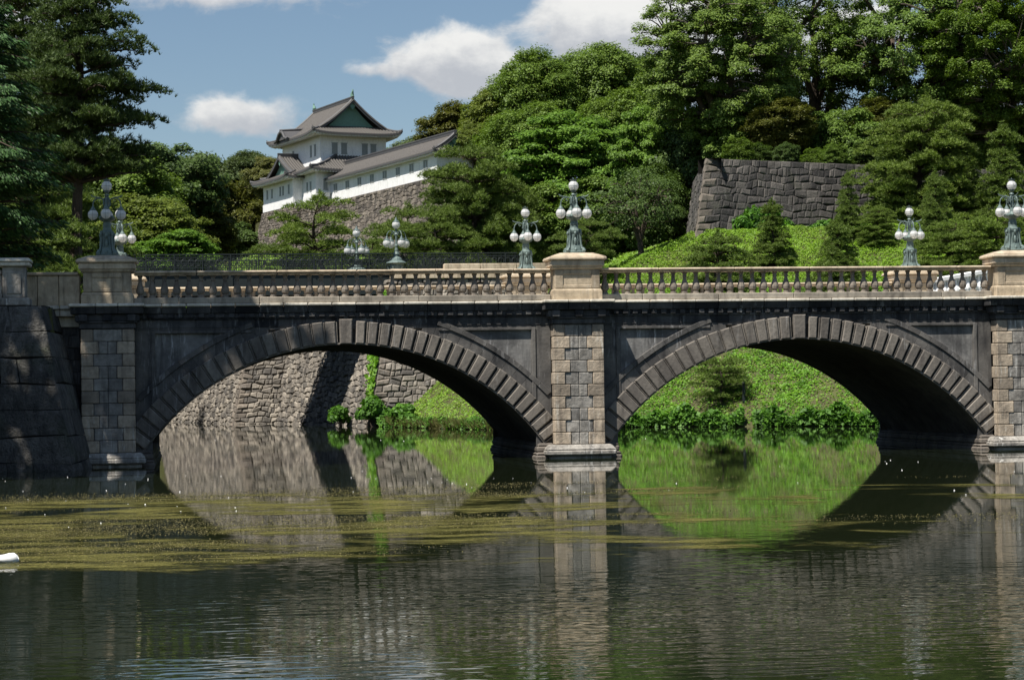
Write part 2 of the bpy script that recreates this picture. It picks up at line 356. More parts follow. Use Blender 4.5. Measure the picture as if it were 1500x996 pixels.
# ------------------------------------------------------------------ the lie of the land
A_ = R_(25.9)
G_ = math.cos(A_)*np.array([math.sin(YAW), math.cos(YAW), 0])-math.sin(A_)*np.array([math.cos(YAW), -math.sin(YAW), 0])   # along the keep's gallery, away from the moat
H_ = math.cos(A_)*np.array([math.cos(YAW), -math.sin(YAW), 0])+math.sin(A_)*np.array([math.sin(YAW), math.cos(YAW), 0])
O_ = at_D(640, 258, 220.0)
def cw(a, b, z): p = O_+G_*a+H_*b; return (p[0], p[1], z)
# right-hand rampart (top line of its front face)
RA = at_D(1034, 233, 150.0); RB = at_D(1420, 250, 160.0); RZ = 18.6
_rd = (RB-RA)[:2]; _rd = _rd/np.linalg.norm(_rd); RN = np.array([_rd[1], -_rd[0]])     # outward (towards the moat)
if RN[1] > 0: RN = -RN
def yfoot(X): return np.interp(X, [-1.6, 1, 4, 8, 12.5, 19, 25, 40], [75, 64, 53.5, 52, 54.5, 49.5, 44.5, 36])
def ground(X, Y):
    X = np.asarray(X, float); Y = np.asarray(Y, float)
    Z = np.full(np.broadcast(X, Y).shape, -1.6)
    X = X+0*Z; Y = Y+0*Z
    # left bank
    xl = np.interp(Y, [-60, -30, -4.2, -1.6, -1.5, 14, 60, 130, 150], [-26, -24, -20.6, -20.6, -17.2, -17.2, -19, -22.5, -20])
    left = X < xl-.0
    zl = 5.35+np.clip((Y-25)/45, 0, 1)*4.9
    Z = np.where(left & (Y < 125), zl, Z)
    # back of the moat behind its stone walls
    xb = np.interp(Y, [75, 98.4, 98.5, 121, 135], [2.1, -3.9, -7.2, -12.3, -19])
    back = (Y > 77.6) & (X > xb) | (Y > 132)
    Z = np.where(back, 10.3, Z)
    # grassy bank
    sl = np.interp(X, [1, 5, 9, 13, 18, 30], [.10, .20, .36, .56, .52, .46]); cap = np.interp(X, [4, 10, 15, 18.5, 22], [8.5, 9.4, 10.0, 11.8, 13.2])
    zb = np.minimum(np.clip((Y-yfoot(X))*sl, -1.6, None), cap)
    zb = np.where(Y-yfoot(X) > 0, np.maximum(zb, .12), zb)
    bank = (X > -1.0) & (Y > 5) & ((Y < 75.2) | (X > 10) & (Y < 77.7))
    Z = np.where(bank, np.maximum(Z, zb), Z)
    right = (X > np.interp(Y, [-2, 12, 40], [19.6, 20.5, 30])) & (Y > -1) & (Y < 45)
    Z = np.where(right, np.maximum(Z, 5.35-np.clip(Y-14, 0, 60)*.16), Z)
    zb2 = np.clip(np.minimum(10.3+np.clip((X-15)/6.5, 0, 1)*2.7, 13.2), 0, 14)
    Z = np.where(back & (X > 7) & (Y < 150), np.maximum(Z, zb2), Z)
    # rise to the keep's stone base
    rel = np.stack([X-O_[0], Y-O_[1]], -1); a = rel@G_[:2]; b = rel@H_[:2]
    foot = np.interp(a, [-50, -40, 0, 46, 60], [13.2, 13.6, 16.0, 20.0, 20.0])
    rise = foot-.30*np.clip(-3.2-b, 0, None)
    Z = np.where(back & (b <= .2) & (a > -60), np.maximum(Z, np.minimum(rise, foot)), Z)
    topc = np.interp(a, [-60, -44, -8, -2], [17.6, 17.8, 19.2, 24.7])
    Z = np.where(back & (b > .9) & (a > -46), np.maximum(Z, topc+np.clip(b-14, 0, 30)*.12), Z)
    Z = np.where((Y > 150) & (b < .2) & (a > 46.5), 15.0, Z)
    # right-hand rampart terrace
    rr = np.stack([X-RA[0], Y-RA[1]], -1); s = rr@_rd; q = rr@RN
    _v = (RA-CAM)[:2]; _v = _v/np.linalg.norm(_v); s2 = rr@np.array([_v[1], -_v[0]])
    Z = np.where((s > .9) & (s2 > .9) & (q < -.9), np.maximum(Z, RZ-.25+np.clip(-q-6, 0, 40)*.06), Z)
    Z = np.where(back & (q < -15) & (s2 < .95) & (((X-O_[0])*H_[0]+(Y-O_[1])*H_[1]) > .9), np.maximum(Z, RZ+.6-.5*np.clip(.9-s2, 0, 20)), Z)
    Z = np.where((Y < -77), 1.0, Z)
    return Z
def gz(x, y): return float(ground(np.array([x]), np.array([y]))[0])
xs = np.concatenate([[-900, -500, -300, -200, -140], np.arange(-100, -45, 4), np.arange(-45, 62, .8), np.arange(62, 110, 4), [130, 180, 260, 400, 900]])
ys = np.concatenate([[-700, -300, -150, -100, -84, -78, -74, -66], np.arange(-60, -12, 4.0), np.arange(-8, 128, .8), np.arange(128, 240, 3.0), [260, 300, 380, 600, 1200, 2500]])
XX, YY = np.meshgrid(xs, ys); ZZ = ground(XX, YY)
_n = np.sin(XX*.9+YY*.5)*np.sin(YY*.7-XX*.3); ZZ = np.where(ZZ > .4, ZZ+.12*_n, ZZ)
tb = MB(); nx, ny = len(xs), len(ys)
tb.v = list(zip(XX.ravel().tolist(), YY.ravel().tolist(), ZZ.ravel().tolist()))
tb.f = [(j*nx+i, j*nx+i+1, (j+1)*nx+i+1, (j+1)*nx+i) for j in range(ny-1) for i in range(nx-1)]; tb.m = [0]*len(tb.f)
obj('ground', tb, 'soil', smooth=False, kind='structure')
wb = MB(); wb.add([(-400, -200, 0), (300, -200, 0), (300, 150, 0), (-400, 150, 0)], [(0, 1, 2, 3)])
obj('moat_water', wb, 'water', kind='structure')

# ------------------------------------------------------------------ battered stone walls
def wall_blocks(mb, A, B, mA, mB, ztop, zbot, batter, curve, ch, sw, quA=False, quB=False, gap=.035, bulge=.07, jit=.22, ztopB=None, zbotB=None, seed=1, thick=1.1, qmat=False):
    """stones of one battered face; A,B top corners (xy), mA,mB outward mitres; heights may change from A to B"""
    r = random.Random(seed)
    A = np.array(A[:2]); B = np.array(B[:2]); mA = np.array(mA); mB = np.array(mB)
    L = float(np.linalg.norm(B-A)); dirv = (B-A)/L
    ztopB = ztop if ztopB is None else ztopB; zbotB = zbot if zbotB is None else zbotB
    H = ztop-zbot; nrow = max(1, round(H/ch))
    nrm = (mA+mB)/2; nrm = nrm-dirv*(nrm@dirv); nrm = nrm/np.linalg.norm(nrm)
    def pt(u, w, o=0.0):                       # u along 0..1, w down 0..1, o outwards
        zt = ztop+(ztopB-ztop)*u; zb = zbot+(zbotB-zbot)*u; d = (zt-zb)*w
        off = batter*d+curve*d*d
        p = A+(B-A)*u+(mA*(1-u)+mB*u)*off+nrm*o
        return (p[0], p[1], zt-d)
    ph = [r.uniform(0, 6) for _ in range(nrow+1)]
    def bw(i, u):
        if i in (0, nrow): return i/nrow
        return (i+jit*math.sin(ph[i]+u*L*1.7)*.6+jit*math.sin(ph[i]*2+u*L*4.1)*.5)/nrow
    # backing
    nu = 8; nwv = 8; vs = []; fs = []
    for j in range(nwv+1):
        for i in range(nu+1): vs.append(pt(i/nu, j/nwv, -.06))
    for j in range(nwv):
        for i in range(nu):
            k = j*(nu+1)+i; fs.append((k, k+1, k+nu+2, k+nu+1))
    mb.add(vs, fs, 1)
    p0, p1 = pt(0, 0, -.06), pt(1, 0, -.06); q0, q1 = pt(0, 0, -thick), pt(1, 0, -thick)
    mb.add([p0, p1, q1, q0, (q0[0], q0[1], q0[2]-1), (q1[0], q1[1], q1[2]-1)], [(0, 1, 2, 3), (3, 2, 5, 4)], 1)
    for i in range(nrow):
        cuts = [0.0]; x = 0.0
        if quA: x = (1.5 if i % 2 else .8)*sw*1.25; cuts.append(x/L)
        while x < L-sw*.6:
            x += sw*r.choice((.55, .7, .9, 1.1, 1.4, 1.8))*r.uniform(.9, 1.1); cuts.append(min(x/L, 1))
        if cuts[-1] < 1: cuts.append(1.0)
        if quB:
            c = 1-(1.5 if i % 2 else .8)*sw*1.25/L; cuts = [q for q in cuts if q < c-.3*sw/L]+[c, 1.0]
        for a, b in zip(cuts[:-1], cuts[1:]):
            sk = r.uniform(-.12, .12)*sw/L if 0 < a and b < 1 else 0
            c4 = [(a, bw(i, a)), (b, bw(i, b)), (min(1, max(0, b+sk)), bw(i+1, b)), (min(1, max(0, a+sk)), bw(i+1, a))]
            cu = sum(q[0] for q in c4)/4; cv = sum(q[1] for q in c4)/4
            def ins(q, d):
                du = min(.45, d/max(1e-3, (b-a)*L)); dv = min(.45, d/max(1e-3, H/nrow)); return (q[0]+(cu-q[0])*2*du, q[1]+(cv-q[1])*2*dv)
            o = [pt(*ins(q, gap), -.05) for q in c4]; bl = bulge*r.uniform(.5, 1.5)
            k = [pt(*ins(q, gap*1.25), bl*.35*r.uniform(.5, 1.2)) for q in c4]
            e = [pt(*ins(q, gap+.28*min((b-a)*L, H/nrow)*r.uniform(.5, .9)), bl*r.uniform(.7, 1.3)) for q in c4]
            mb.add(o+k+e, [(0, 1, 5, 4), (1, 2, 6, 5), (2, 3, 7, 6), (3, 0, 4, 7), (4, 5, 9, 8), (5, 6, 10, 9), (6, 7, 11, 10), (7, 4, 8, 11), (8, 9, 10, 11)], 2 if qmat and ((quA and a == 0) or (quB and b == 1)) else 0)
def nrm2(A, B):                                 # outward normal for a wall walked left to right as seen from outside
    d = np.array(B[:2])-np.array(A[:2]); d = d/np.linalg.norm(d); return np.array([d[1], -d[0]])
def mitre(n1, n2): s = n1+n2; return s/(1+n1@n2)
def wall_line(name, label, pts, zt, zb, mats, batter=.22, curve=0.0, ch=.5, sw=.7, quoins=(), **kw):
    """pts walked left to right as seen from outside"""
    t = thing(name, label, 'stone wall', (pts[0][0], pts[0][1], 0))
    mb = MB(); ns = [nrm2(a, b) for a, b in zip(pts[:-1], pts[1:])]
    zt = zt if hasattr(zt, '__len__') else [zt]*len(pts); zb = zb if hasattr(zb, '__len__') else [zb]*len(pts)
    for i in range(len(ns)):
        mA = ns[i] if i == 0 else mitre(ns[i-1], ns[i]); mB_ = ns[i] if i == len(ns)-1 else mitre(ns[i], ns[i+1])
        wall_blocks(mb, pts[i], pts[i+1], mA, mB_, zt[i], zb[i], batter, curve, ch, sw, quA=i in quoins, quB=(i+1) in quoins, ztopB=zt[i+1], zbotB=zb[i+1], seed=i*7+len(name), **kw)
    obj('stone_facing', mb, mats, t)
    return t
# far moat walls; pts are the TOP line, so set back by the batter
def topof(p, n, d): return (p[0]-n[0]*d, p[1]-n[1]*d)
bt = .24; dz = 10.3*bt
nW = nrm2((-7.2, 95), (-1.5, 74)); nF = np.array([0, -1.0])
m1 = mitre(nW, nF); m2 = mitre(nF, nW)
C1 = np.array([-1.5, 74.0])-m1*dz; INN = np.array([-7.2, 95.0])-m2*dz
nV = nrm2((-15.8, 120), (-10.5, 95)); m3 = mitre(nV, nF); C2 = np.array([-10.5, 95.0])-m3*dz; FAR = np.array([-17.5, 128.0])-nV*dz
wall_line('moat_wall', 'rough stone retaining wall with ivy on its corner, far end of the moat under the left arch', [tuple(FAR), tuple(C2), tuple(INN), tuple(C1), (13, 74+dz)],
          10.3, -.6, ['rubble', 'joint', 'corner'], qmat=True, batter=bt, ch=.38, sw=.44, quoins=(1, 3), bulge=.11, gap=.008, jit=.42)
cb = MB(); x = C1[0]-.1
while x < 10.0:
    w = 1.9 if x < 3 else 2.6; cb.box(x, x+w-.03, 74+dz-.25, 74+dz+.5, 10.32, 11.0 if x < 3.2 else 11.35); x += w
tag(obj('parapet_kerb', cb, 'rail', bevel=.03), 'low pale stone parapet along the moat wall behind the balustrade', 'parapet')
# near left block wall in front of the bridge
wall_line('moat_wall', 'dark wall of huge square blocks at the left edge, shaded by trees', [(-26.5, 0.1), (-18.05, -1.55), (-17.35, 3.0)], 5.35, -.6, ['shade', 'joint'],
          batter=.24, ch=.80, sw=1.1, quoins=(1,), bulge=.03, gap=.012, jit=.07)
# rampart on the right, above the grass bank
_vd = (RA-CAM)[:2]; _vd = _vd/np.linalg.norm(_vd); rl = RA[:2]+_vd*27-np.array([_vd[1], -_vd[0]])*1.6
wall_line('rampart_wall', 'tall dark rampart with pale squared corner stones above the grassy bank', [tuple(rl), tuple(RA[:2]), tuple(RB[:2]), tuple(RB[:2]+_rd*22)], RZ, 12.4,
          ['wallshaded', 'joint', 'corner'], qmat=True, batter=.16, ch=.50, sw=.58, quoins=(1,), bulge=.05, gap=.008, jit=.30)
# the keep's base
nL = -H_[:2]; K0 = np.array(cw(46.0, -3.1, 0)[:2])
P = lambda a, b: tuple(np.array(cw(a, b, 0)[:2]))
wall_line('castle_stone_wall', 'brown battered stone base under the white castle', [P(52, 4), P(46.2, -3.15), P(35.2, -3.15), P(35.2, -1.95), P(30.6, -1.95), P(30.6, -.2), P(-1.5, -.2), P(-10, -.2), P(-44, -.2)],
          [24.5, 24.5, 24.55, 24.6, 24.6, 24.65, 24.7, 19.4, 17.7], [19.0, 19.0, 18.4, 18.3, 17.9, 17.8, 14.8, 14.2, 13.2], ['castlebase', 'joint'], batter=.14, curve=.032, ch=.36, sw=.40, bulge=.07, gap=.015, jit=.42)

# ------------------------------------------------------------------ the stone bridge
BY = 12.25; PH = .885; RI = 8.41; CROWN = 4.05; TH = math.asin(6.9/RI); ZC = CROWN-RI
bridge = thing('stone_bridge', 'weathered two-arched stone bridge with a balustrade crossing the moat', 'bridge', (0, 0, 0))
def arc(xc, r, t0, t1, n=40): return [(xc+r*math.sin(t0+(t1-t0)*i/n), ZC+r*math.cos(t0+(t1-t0)*i/n)) for i in range(n+1)]
for sx in (-1, 1):
    xc = sx*8.0; xa, xb = xc-7.12, xc+7.12
    mb = MB(); out = [(xa, -1), ]+[(xc-6.9, -1)]+arc(xc, RI, -TH, TH)+[(xc+6.9, -1), (xb, -1), (xb, 5.1), (xa, 5.1)]
    mb.prism_y(out, .66, BY-.66)
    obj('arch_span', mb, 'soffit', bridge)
    # spandrel facing: band beside the ring, curved moulding, top and end strips of the sunk panel
    for fy, dy in ((.56, 1), (BY-.56, -1)):
        mb = MB(); y0, y1 = fy, fy+dy*.12
        if dy < 0: y0, y1 = y1, y0
        rA, rB, rC = RI+.70, RI+1.12, RI+1.30
        for r0, r1, pr in ((rA, rB, 0), (rB, rC, .05)):
            n = 44
            for i in range(n):
                t0, t1 = -TH*1.1+2.2*TH*i/n, -TH*1.1+2.2*TH*(i+1)/n
                q = [(r, t) for r, t in ((r0, t0), (r0, t1), (r1, t1), (r1, t0))]
                P4 = [(xc+r*math.sin(t), ZC+r*math.cos(t)) for r, t in q]
                if max(abs(p[0]-xc) for p in P4) > 7.1 or max(p[1] for p in P4) > 4.89: continue
                ya = (y0-pr) if dy > 0 else y0; yb = y1 if dy > 0 else y1+pr
                mb.hexa([(P4[0][0], ya, P4[0][1]), (P4[1][0], ya, P4[1][1]), (P4[1][0], yb, P4[1][1]), (P4[0][0], yb, P4[0][1]),
                         (P4[3][0], ya, P4[3][1]), (P4[2][0], ya, P4[2][1]), (P4[2][0], yb, P4[2][1]), (P4[3][0], yb, P4[3][1])])
        for s in (-1, 1):
            x0, x1 = sorted((xc+s*6.56, xc+s*7.115)); mb.box(x0, x1, y0+.003*dy, y1, .2, 4.66)
            x0, x1 = sorted((xc+s*6.44, xc+s*6.58)); mb.box(x0, x1, y0-.04 if dy > 0 else y0, y1 if dy > 0 else y1+.04, 1.2, 4.52)
            x0, x1 = sorted((xc+s*3.2, xc+s*6.57)); mb.box(x0, x1, y0-.036 if dy > 0 else y0, y1 if dy > 0 else y1+.036, 4.44, 4.535)
        mb.box(xc-7.11, xc+7.11, y0+.002*dy, y1-.002*dy, 4.53, 4.9)
        obj('spandrel_frame', mb, 'char', bridge, bevel=.012)
        # sunk panels
        for s in (-1, 1):
            mb2 = MB(); n = 26
            for i in range(n):
                xa_, xb_ = 6.5-i*.14, 6.5-(i+1)*.14
                za = ZC+math.sqrt(max(0, (RI+1.2)**2-xa_**2)); zb_ = ZC+math.sqrt(max(0, (RI+1.2)**2-xb_**2))
                if min(za, zb_) > 4.5: break
                u0, u1 = xc+s*xa_, xc+s*xb_
                ya = fy+dy*.082
                mb2.add([(u0, ya, min(za, 4.5)), (u1, ya, min(zb_, 4.5)), (u1, ya, 4.5), (u0, ya, 4.5)], [(0, 1, 2, 3) if s < 0 else (3, 2, 1, 0)])
            obj('spandrel_panel', mb2, 'panel', bridge)
    # ring of voussoirs, front and back
    nb_ = 19; kw_ = .035; step = (TH-kw_-.012)/nb_
    for front in (True, False):
        mb = MB(); ky = MB()
        yf = .42 if front else BY-.42; yi = .66 if front else BY-.66; sg = 1 if front else -1
        def blk(m, t0, t1, r0, r1, pr=0.0):
            def p(r, t, y): return (xc+r*math.sin(t), y, ZC+r*math.cos(t))
            g = .0042; b_ = .03
            m.add([p(r0, t0+g, yi), p(r0, t1-g, yi), p(r1, t1-g, yi), p(r1, t0+g, yi),
                   p(r0, t0+g, yf-sg*(pr-b_)), p(r0, t1-g, yf-sg*(pr-b_)), p(r1, t1-g, yf-sg*(pr-b_)), p(r1, t0+g, yf-sg*(pr-b_)),
                   p(r0+b_, t0+g+.004, yf-sg*pr), p(r0+b_, t1-g-.004, yf-sg*pr), p(r1-b_, t1-g-.004, yf-sg*pr), p(r1-b_, t0+g+.004, yf-sg*pr)],
                  [(0, 1, 5, 4), (1, 2, 6, 5), (2, 3, 7, 6), (3, 0, 4, 7), (4, 5, 9, 8), (5, 6, 10, 9), (6, 7, 11, 10), (7, 4, 8, 11), (8, 9, 10, 11)])
        for i in range(nb_):
            for s in (-1, 1):
                t0 = kw_+i*step; t1 = t0+step
                a, b_ = (t0, t1) if s > 0 else (-t1, -t0)
                blk(mb, a, b_-.005 if s > 0 else b_, RI+random.uniform(-.006, .006), RI+.765+random.uniform(-.012, .012), random.uniform(-.012, .012))
                n0, n1 = (b_-.013, b_+.002) if s > 0 else (b_-.0005, b_+.0005)
                blk(mb, b_-.007, b_+.007, RI+.02, RI+.74, -.04)
        blk(ky, -kw_+.006, kw_-.006, RI-.03, RI+.83, .045)
        # thin bead along the intrados
        for i in range(60):
            t0, t1 = -TH+2*TH*i/60, -TH+2*TH*(i+1)/60
            def p(r, t, y): return (xc+r*math.sin(t), y, ZC+r*math.cos(t))
            ya = yf+sg*.06; mb.hexa([p(RI-.035, t0, ya), p(RI-.035, t1, ya), p(RI-.035, t1, yi), p(RI-.035, t0, yi), p(RI+.03, t0, ya), p(RI+.03, t1, ya), p(RI+.03, t1, yi), p(RI+.03, t0, yi)])
        obj('arch_ring', mb, 'vous', bridge)
        obj('keystone', ky, 'vous', bridge, bevel=.01)
    # frieze, dentils and cornice of the span, both faces
    for front in (True, False):
        sg = 1 if front else -1; f = (lambda y: y) if front else (lambda y: BY-y)
        def bx(m, x0, x1, ya, yb, z0, z1): a, b_ = sorted((f(ya), f(yb))); m.box(x0, x1, a, b_, z0, z1)
        mb = MB(); x = xa-.02
        while x < xb:
            w = min(random.uniform(.7, 1.15), xb-x+.02); bx(mb, x, x+w-.012, .545+random.uniform(-.008, .008), .8, 4.62, 4.90); x += w
        bx(mb, xa, xb, .50, .8, 4.90, 4.96)
        x = xa+.1
        while x < xb-.1:
            bx(mb, x, x+.19, .41, .6, 4.965, 5.10); x += .34
        bx(mb, xa, xb, .49, .8, 4.962, 5.11)
        obj('frieze', mb, 'black', bridge, bevel=.012)
        mb = MB(); ml = MB(); x = xa+.1
        while x < xb-.05:
            w = min(.82, xb-x); e = random.uniform(-.012, .012)
            m8 = [(x, .42+e, 5.112), (x+w-.014, .42+e, 5.112), (x+w-.014, .9, 5.112), (x, .9, 5.112), (x, .34+e, 5.34), (x+w-.014, .34+e, 5.34), (x+w-.014, .9, 5.34), (x, .9, 5.34)]
            m8 = [(p[0], f(p[1]), p[2]) for p in m8]; mb.hexa(m8)
            e = random.uniform(-.015, .015); bx(ml, x, x+w-.016, .285+e, .95, 5.345, 5.44+random.uniform(-.004, .004)); x += w
        obj('cornice', mb, 'black', bridge, bevel=.015); obj('cornice_lip', ml, 'lip', bridge, bevel=.025)
# piers
def lob(m, x0, x1, y0, y1, z0, z1, c):          # block with sloping shoulders
    m.hexa([(x0, y0, z0), (x1, y0, z0), (x1, y1, z0), (x0, y1, z0), (x0+c, y0+c, z1), (x1-c, y0+c, z1), (x1-c, y1-c, z1), (x0+c, y1-c, z1)])
for px_ in (-16.0, 0.0, 16.0):
    core = MB(); Q = {}; GI = {}; r = random.Random(int(px_)+40)
    core.box(px_-PH+.05, px_+PH-.05, .06, BY-.06, -1, 4.95)
    zz = .47; i = 0; hrow = .4135
    while zz < 4.55:
        z1 = min(zz+hrow-.012, 4.6); wl = .58 if i % 2 == 0 else .40; ws = .46 if i % 2 == 0 else .66
        for s in (-1, 1):
            xe = px_+s*PH; a, b_ = sorted((xe, xe-s*wl))
            for y0, y1 in ((0, ws), (BY-ws, BY)): Q.setdefault((s, y0 == 0), MB()).box(a+r.uniform(0, .006), b_, y0, y1, zz, z1)
            g2 = sorted((xe-s*.05, xe-s*.3)); GI.setdefault(s, MB()).box(g2[0], g2[1], ws+.015, BY-ws-.015, zz, z1)
        for y0, y1 in ((.03, .3), (BY-.3, BY-.03)):
            mid = 2*(PH-wl); nst = 1 if r.random() < .55 else 2; xx = px_-PH+wl+.012
            for k in range(nst):
                w = (mid-.012)/nst; GI.setdefault('f' if y0 < 1 else 'b', MB()).box(xx, xx+w-.012, y0+r.uniform(-.015, .015), y1, zz+.002, z1); xx += w
        zz += hrow; i += 1
    pc = obj('pier', core, 'black', bridge)
    for q in Q.values(): obj('quoin_stones', q, 'quoin', pc, bevel=.022)
    for g in GI.values(): obj('infill_stones', g, 'grey', pc, bevel=.02)
    pl = MB()
    pl.box(px_-1.08, px_+1.08, -.18, BY+.18, -1, .095); pl.box(px_-1.23, px_+1.23, -.34, BY+.34, .098, .27); lob(pl, px_-1.23, px_+1.23, -.34, BY+.34, .272, .46, .16)
    obj('pier_plinth', pl, 'grey', pc, bevel=.04)
    for s in (-1, 1):
        sk = MB(); x0, x1 = sorted((px_+s*.8, px_+s*1.52)); sk.box(x0, x1, .2, BY-.2, -1, .10); lob(sk, x0, x1, .2, BY-.2, .103, .2, .05)
        x0, x1 = sorted((px_+s*.8, px_+s*1.46)); sk.box(x0, x1, .35, BY-.35, .2, .40); lob(sk, x0, x1, .35, BY-.35, .402, .52, .08)
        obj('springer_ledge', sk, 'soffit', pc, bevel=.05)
    cap = MB(); LI = []
    cap.box(px_-.93, px_+.93, -.04, BY+.04, 4.62, 4.80); cap.box(px_-.98, px_+.98, -.10, BY+.10, 4.803, 4.86)
    for s in (-1, 0, 1):
        for y0, y1 in ((-.2, .1), (BY-.1, BY+.2)): cap.box(px_+s*.8-.14, px_+s*.8+.14, y0, y1, 4.863, 5.09)
    for s in (-1, 1):
        x0, x1 = sorted((px_+s*.8, px_+s*1.06)); cap.box(x0, x1, -.12, .5, 4.862, 5.088)
    cap.box(px_-.96, px_+.96, -.08, BY+.08, 4.8635, 5.10)
    for y0, y1 in ((-.3, .9), (BY-.9, BY+.3)):
        li = MB(); LI.append(li); x = px_-1.2
        for w in (.83, .74, .83):
            cap.frustum(x+w/2-.007, (y0+y1)/2, w/2-.007, (y1-y0)/2-.08, 5.103, w/2-.007, (y1-y0)/2, 5.34); li.box(x-.05 if w != .74 and x < px_ else x, x+w-.012+(.05 if x > px_ else 0), y0-.06, y1+.06, 5.343, 5.445); x += w
    obj('pier_capital', cap, 'black', pc, bevel=.02)
    for li in LI: obj('cornice_lip', li, 'lip', pc, bevel=.025)
    for nm, yc, mt in (('pedestal', .56, 'tan'), ('pedestal', BY-.56, 'tan')):
        p = MB(); hx = .865; hy = .56
        p.box(px_-hx, px_+hx, yc-hy, yc+hy, 5.447, 5.75); lob(p, px_-hx, px_+hx, yc-hy, yc+hy, 5.753, 5.84, .06)
        p.box(px_-hx+.08, px_+hx-.08, yc-hy+.08, yc+hy-.08, 5.84, 6.50)
        for yy in (yc-hy+.08, yc+hy-.08):      # raised frame leaves a sunk panel
            s = -1 if yy < yc else 1; a, b_ = sorted((yy, yy+s*.035))
            for x0, x1, z0, z1 in ((-.785, -.5, 5.845, 6.495), (.5, .785, 5.845, 6.495), (-.497, .497, 5.845, 5.96), (-.497, .497, 6.33, 6.495)): p.box(px_+x0, px_+x1, a, b_, z0, z1)
        obj('pedestal', p, mt, bridge, bevel=.015)
        c = MB(); lob(c, px_-hx+.02, px_+hx-.02, yc-hy+.02, yc+hy-.02, 6.503, 6.60, -.06); c.box(px_-hx-.07, px_+hx+.07, yc-hy-.07, yc+hy+.07, 6.603, 6.82)
        c.box(px_-hx-.15, px_+hx+.15, yc-hy-.15, yc+hy+.15, 6.823, 6.93)
        c.frustum(px_, yc, hx+.15, hy+.15, 6.932, hx-.28, hy-.16, 7.08)
        obj('pedestal_cap', c, 'rail' if mt == 'tan' else 'tan', bridge, bevel=.03)
# balustrades
bal = MB(); bal.lathe([(.115, 0), (.115, .06), (.08, .075), (.075, .10), (.125, .16), (.14, .24), (.125, .33), (.088, .44), (.064, .52), (.055, .56), (.08, .58), (.08, .60), (.062, .61), (.07, .69), (.09, .71), (.09, .755)], n=10)
bal_me = None; nfar = 0; farstuff = MB(); first = None
for yc, isnear in ((.64, True), (BY-.64, False)):
    for sx in (-1, 1):
        x0, x1 = (sx*8.0-7.13, sx*8.0+7.13)
        par = MB(); rl_ = MB(); n = 0; x = x0
        while x < x1-.1:
            w = min(2.72 if n else 1.5, x1-x); par.box(x, x+w-.012, yc-.26+random.uniform(-.004, .004), yc+.26, 5.447, 5.655); x += w; n += 1
        b = obj('balustrade_plinth', par, 'plinth', bridge, bevel=.02)
        x = x0; n = 0
        while x < x1-.1:
            w = min(2.72 if n else 2.1, x1-x); m = [(x, -.2), (x+w-.01, -.2)]
            rl_.box(x, x+w-.012, yc-.21, yc+.21, 6.41, 6.47); rl_.box(x, x+w-.012, yc-.27, yc+.27, 6.472, 6.56); x += w; n += 1
        obj('handrail', rl_, 'rail', bridge, bevel=.03)
        nbal = 35; sp = (x1-x0)/nbal
        for i in range(nbal):
            bxp = x0+sp*(i+.5)
            if isnear or (sx < 0 and i < 15) or (sx > 0 and i >= nbal-15):
                if first is None:
                    first = obj('baluster', bal, 'balus', bridge, smooth=False); o = first
                else: o = first.copy(); COL.objects.link(o)
                o.location = (bxp, yc, 5.655); o.parent = bridge; o.rotation_euler = (0, 0, random.uniform(0, 6))
            else:
                farstuff.add([(v[0]+bxp, v[1]+yc, v[2]+5.655) for v in bal.v], bal.f)
obj('baluster', farstuff, 'balus', bridge, kind='stuff')
dk = MB(); dk.box(-30, 20, .93, BY-.93, 5.05, 5.32); obj('roadway', dk, 'road', bridge)
# left approach: abutment wall, blind parapet
ab = MB(); r = random.Random(3)
zz = .3
while zz < 4.55:
    x = -19.6
    while x < -16.95:
        w = min(r.uniform(.5, 1.0), -16.93-x); ab.box(x, x+w-.012, .6+r.uniform(-.02, .02), 1.4, zz, zz+.40); x += w
    zz += .412
ab.box(-30, -16.9, .66, BY-.66, -1, 5.05)
obj('abutment', ab, 'black', bridge, bevel=.015)
ab = MB()
for i in range(4): ab.box(-19.6+i*.68, -19.6+i*.68+.665, .2, 1.0, 5.05, 5.28); ab.box(-19.6+i*.68, -19.6+i*.68+.665, .08, 1.05, 5.283, 5.40)
ab.box(-19.6, -16.95, .5, 1.0, 4.7, 5.04)
obj('cornice', ab, 'lip', bridge, bevel=.02)
ab = MB()
for i in range(3): ab.box(-19.0+i*.70, -19.0+i*.70+.685, .28, .85, 5.403, 6.42)
ab.box(-19.1, -16.95, .2, .93, 6.423, 6.53)
obj('blind_parapet', ab, 'tan', bridge, bevel=.025)
ab = MB(); ab.box(16.9, 30, .56, BY-.66, -1, 5.05); ab.box(17.0, 30, .2, .95, 5.05, 5.44); ab.box(17, 30, BY-.9, BY-.2, 5.05, 5.44)
obj('abutment', ab, 'grey', bridge)
# short post and wall on top of the dark block wall
gp = thing('gate_post', 'squat grey stone post with flat cap on the dark block wall', 'stone post', (-18.95, -.7, 5.35))
m = MB(); m.box(-19.46, -18.44, -1.2, -.2, 5.37, 5.62); m.box(-19.32, -18.58, -1.06, -.34, 5.622, 6.66); m.box(-19.2, -18.7, -1.10, -1.0, 5.75, 6.5)
obj('shaft', m, 'grey', gp, bevel=.03)
m = MB(); m.box(-19.46, -18.44, -1.2, -.2, 6.663, 6.80); m.frustum(-18.95, -.7, .56, .56, 6.803, .5, .5, 6.93); obj('cap', m, 'lip', gp, bevel=.03)
m = MB(); m.box(-24, -19.35, -.9, -.5, 5.36, 6.4); m.box(-24, -19.35, -1, -.4, 6.403, 6.55)
tag(obj('parapet_wall', m, 'grey', bevel=.02), 'grey stone parapet running off the left edge beside the squat post', 'parapet')
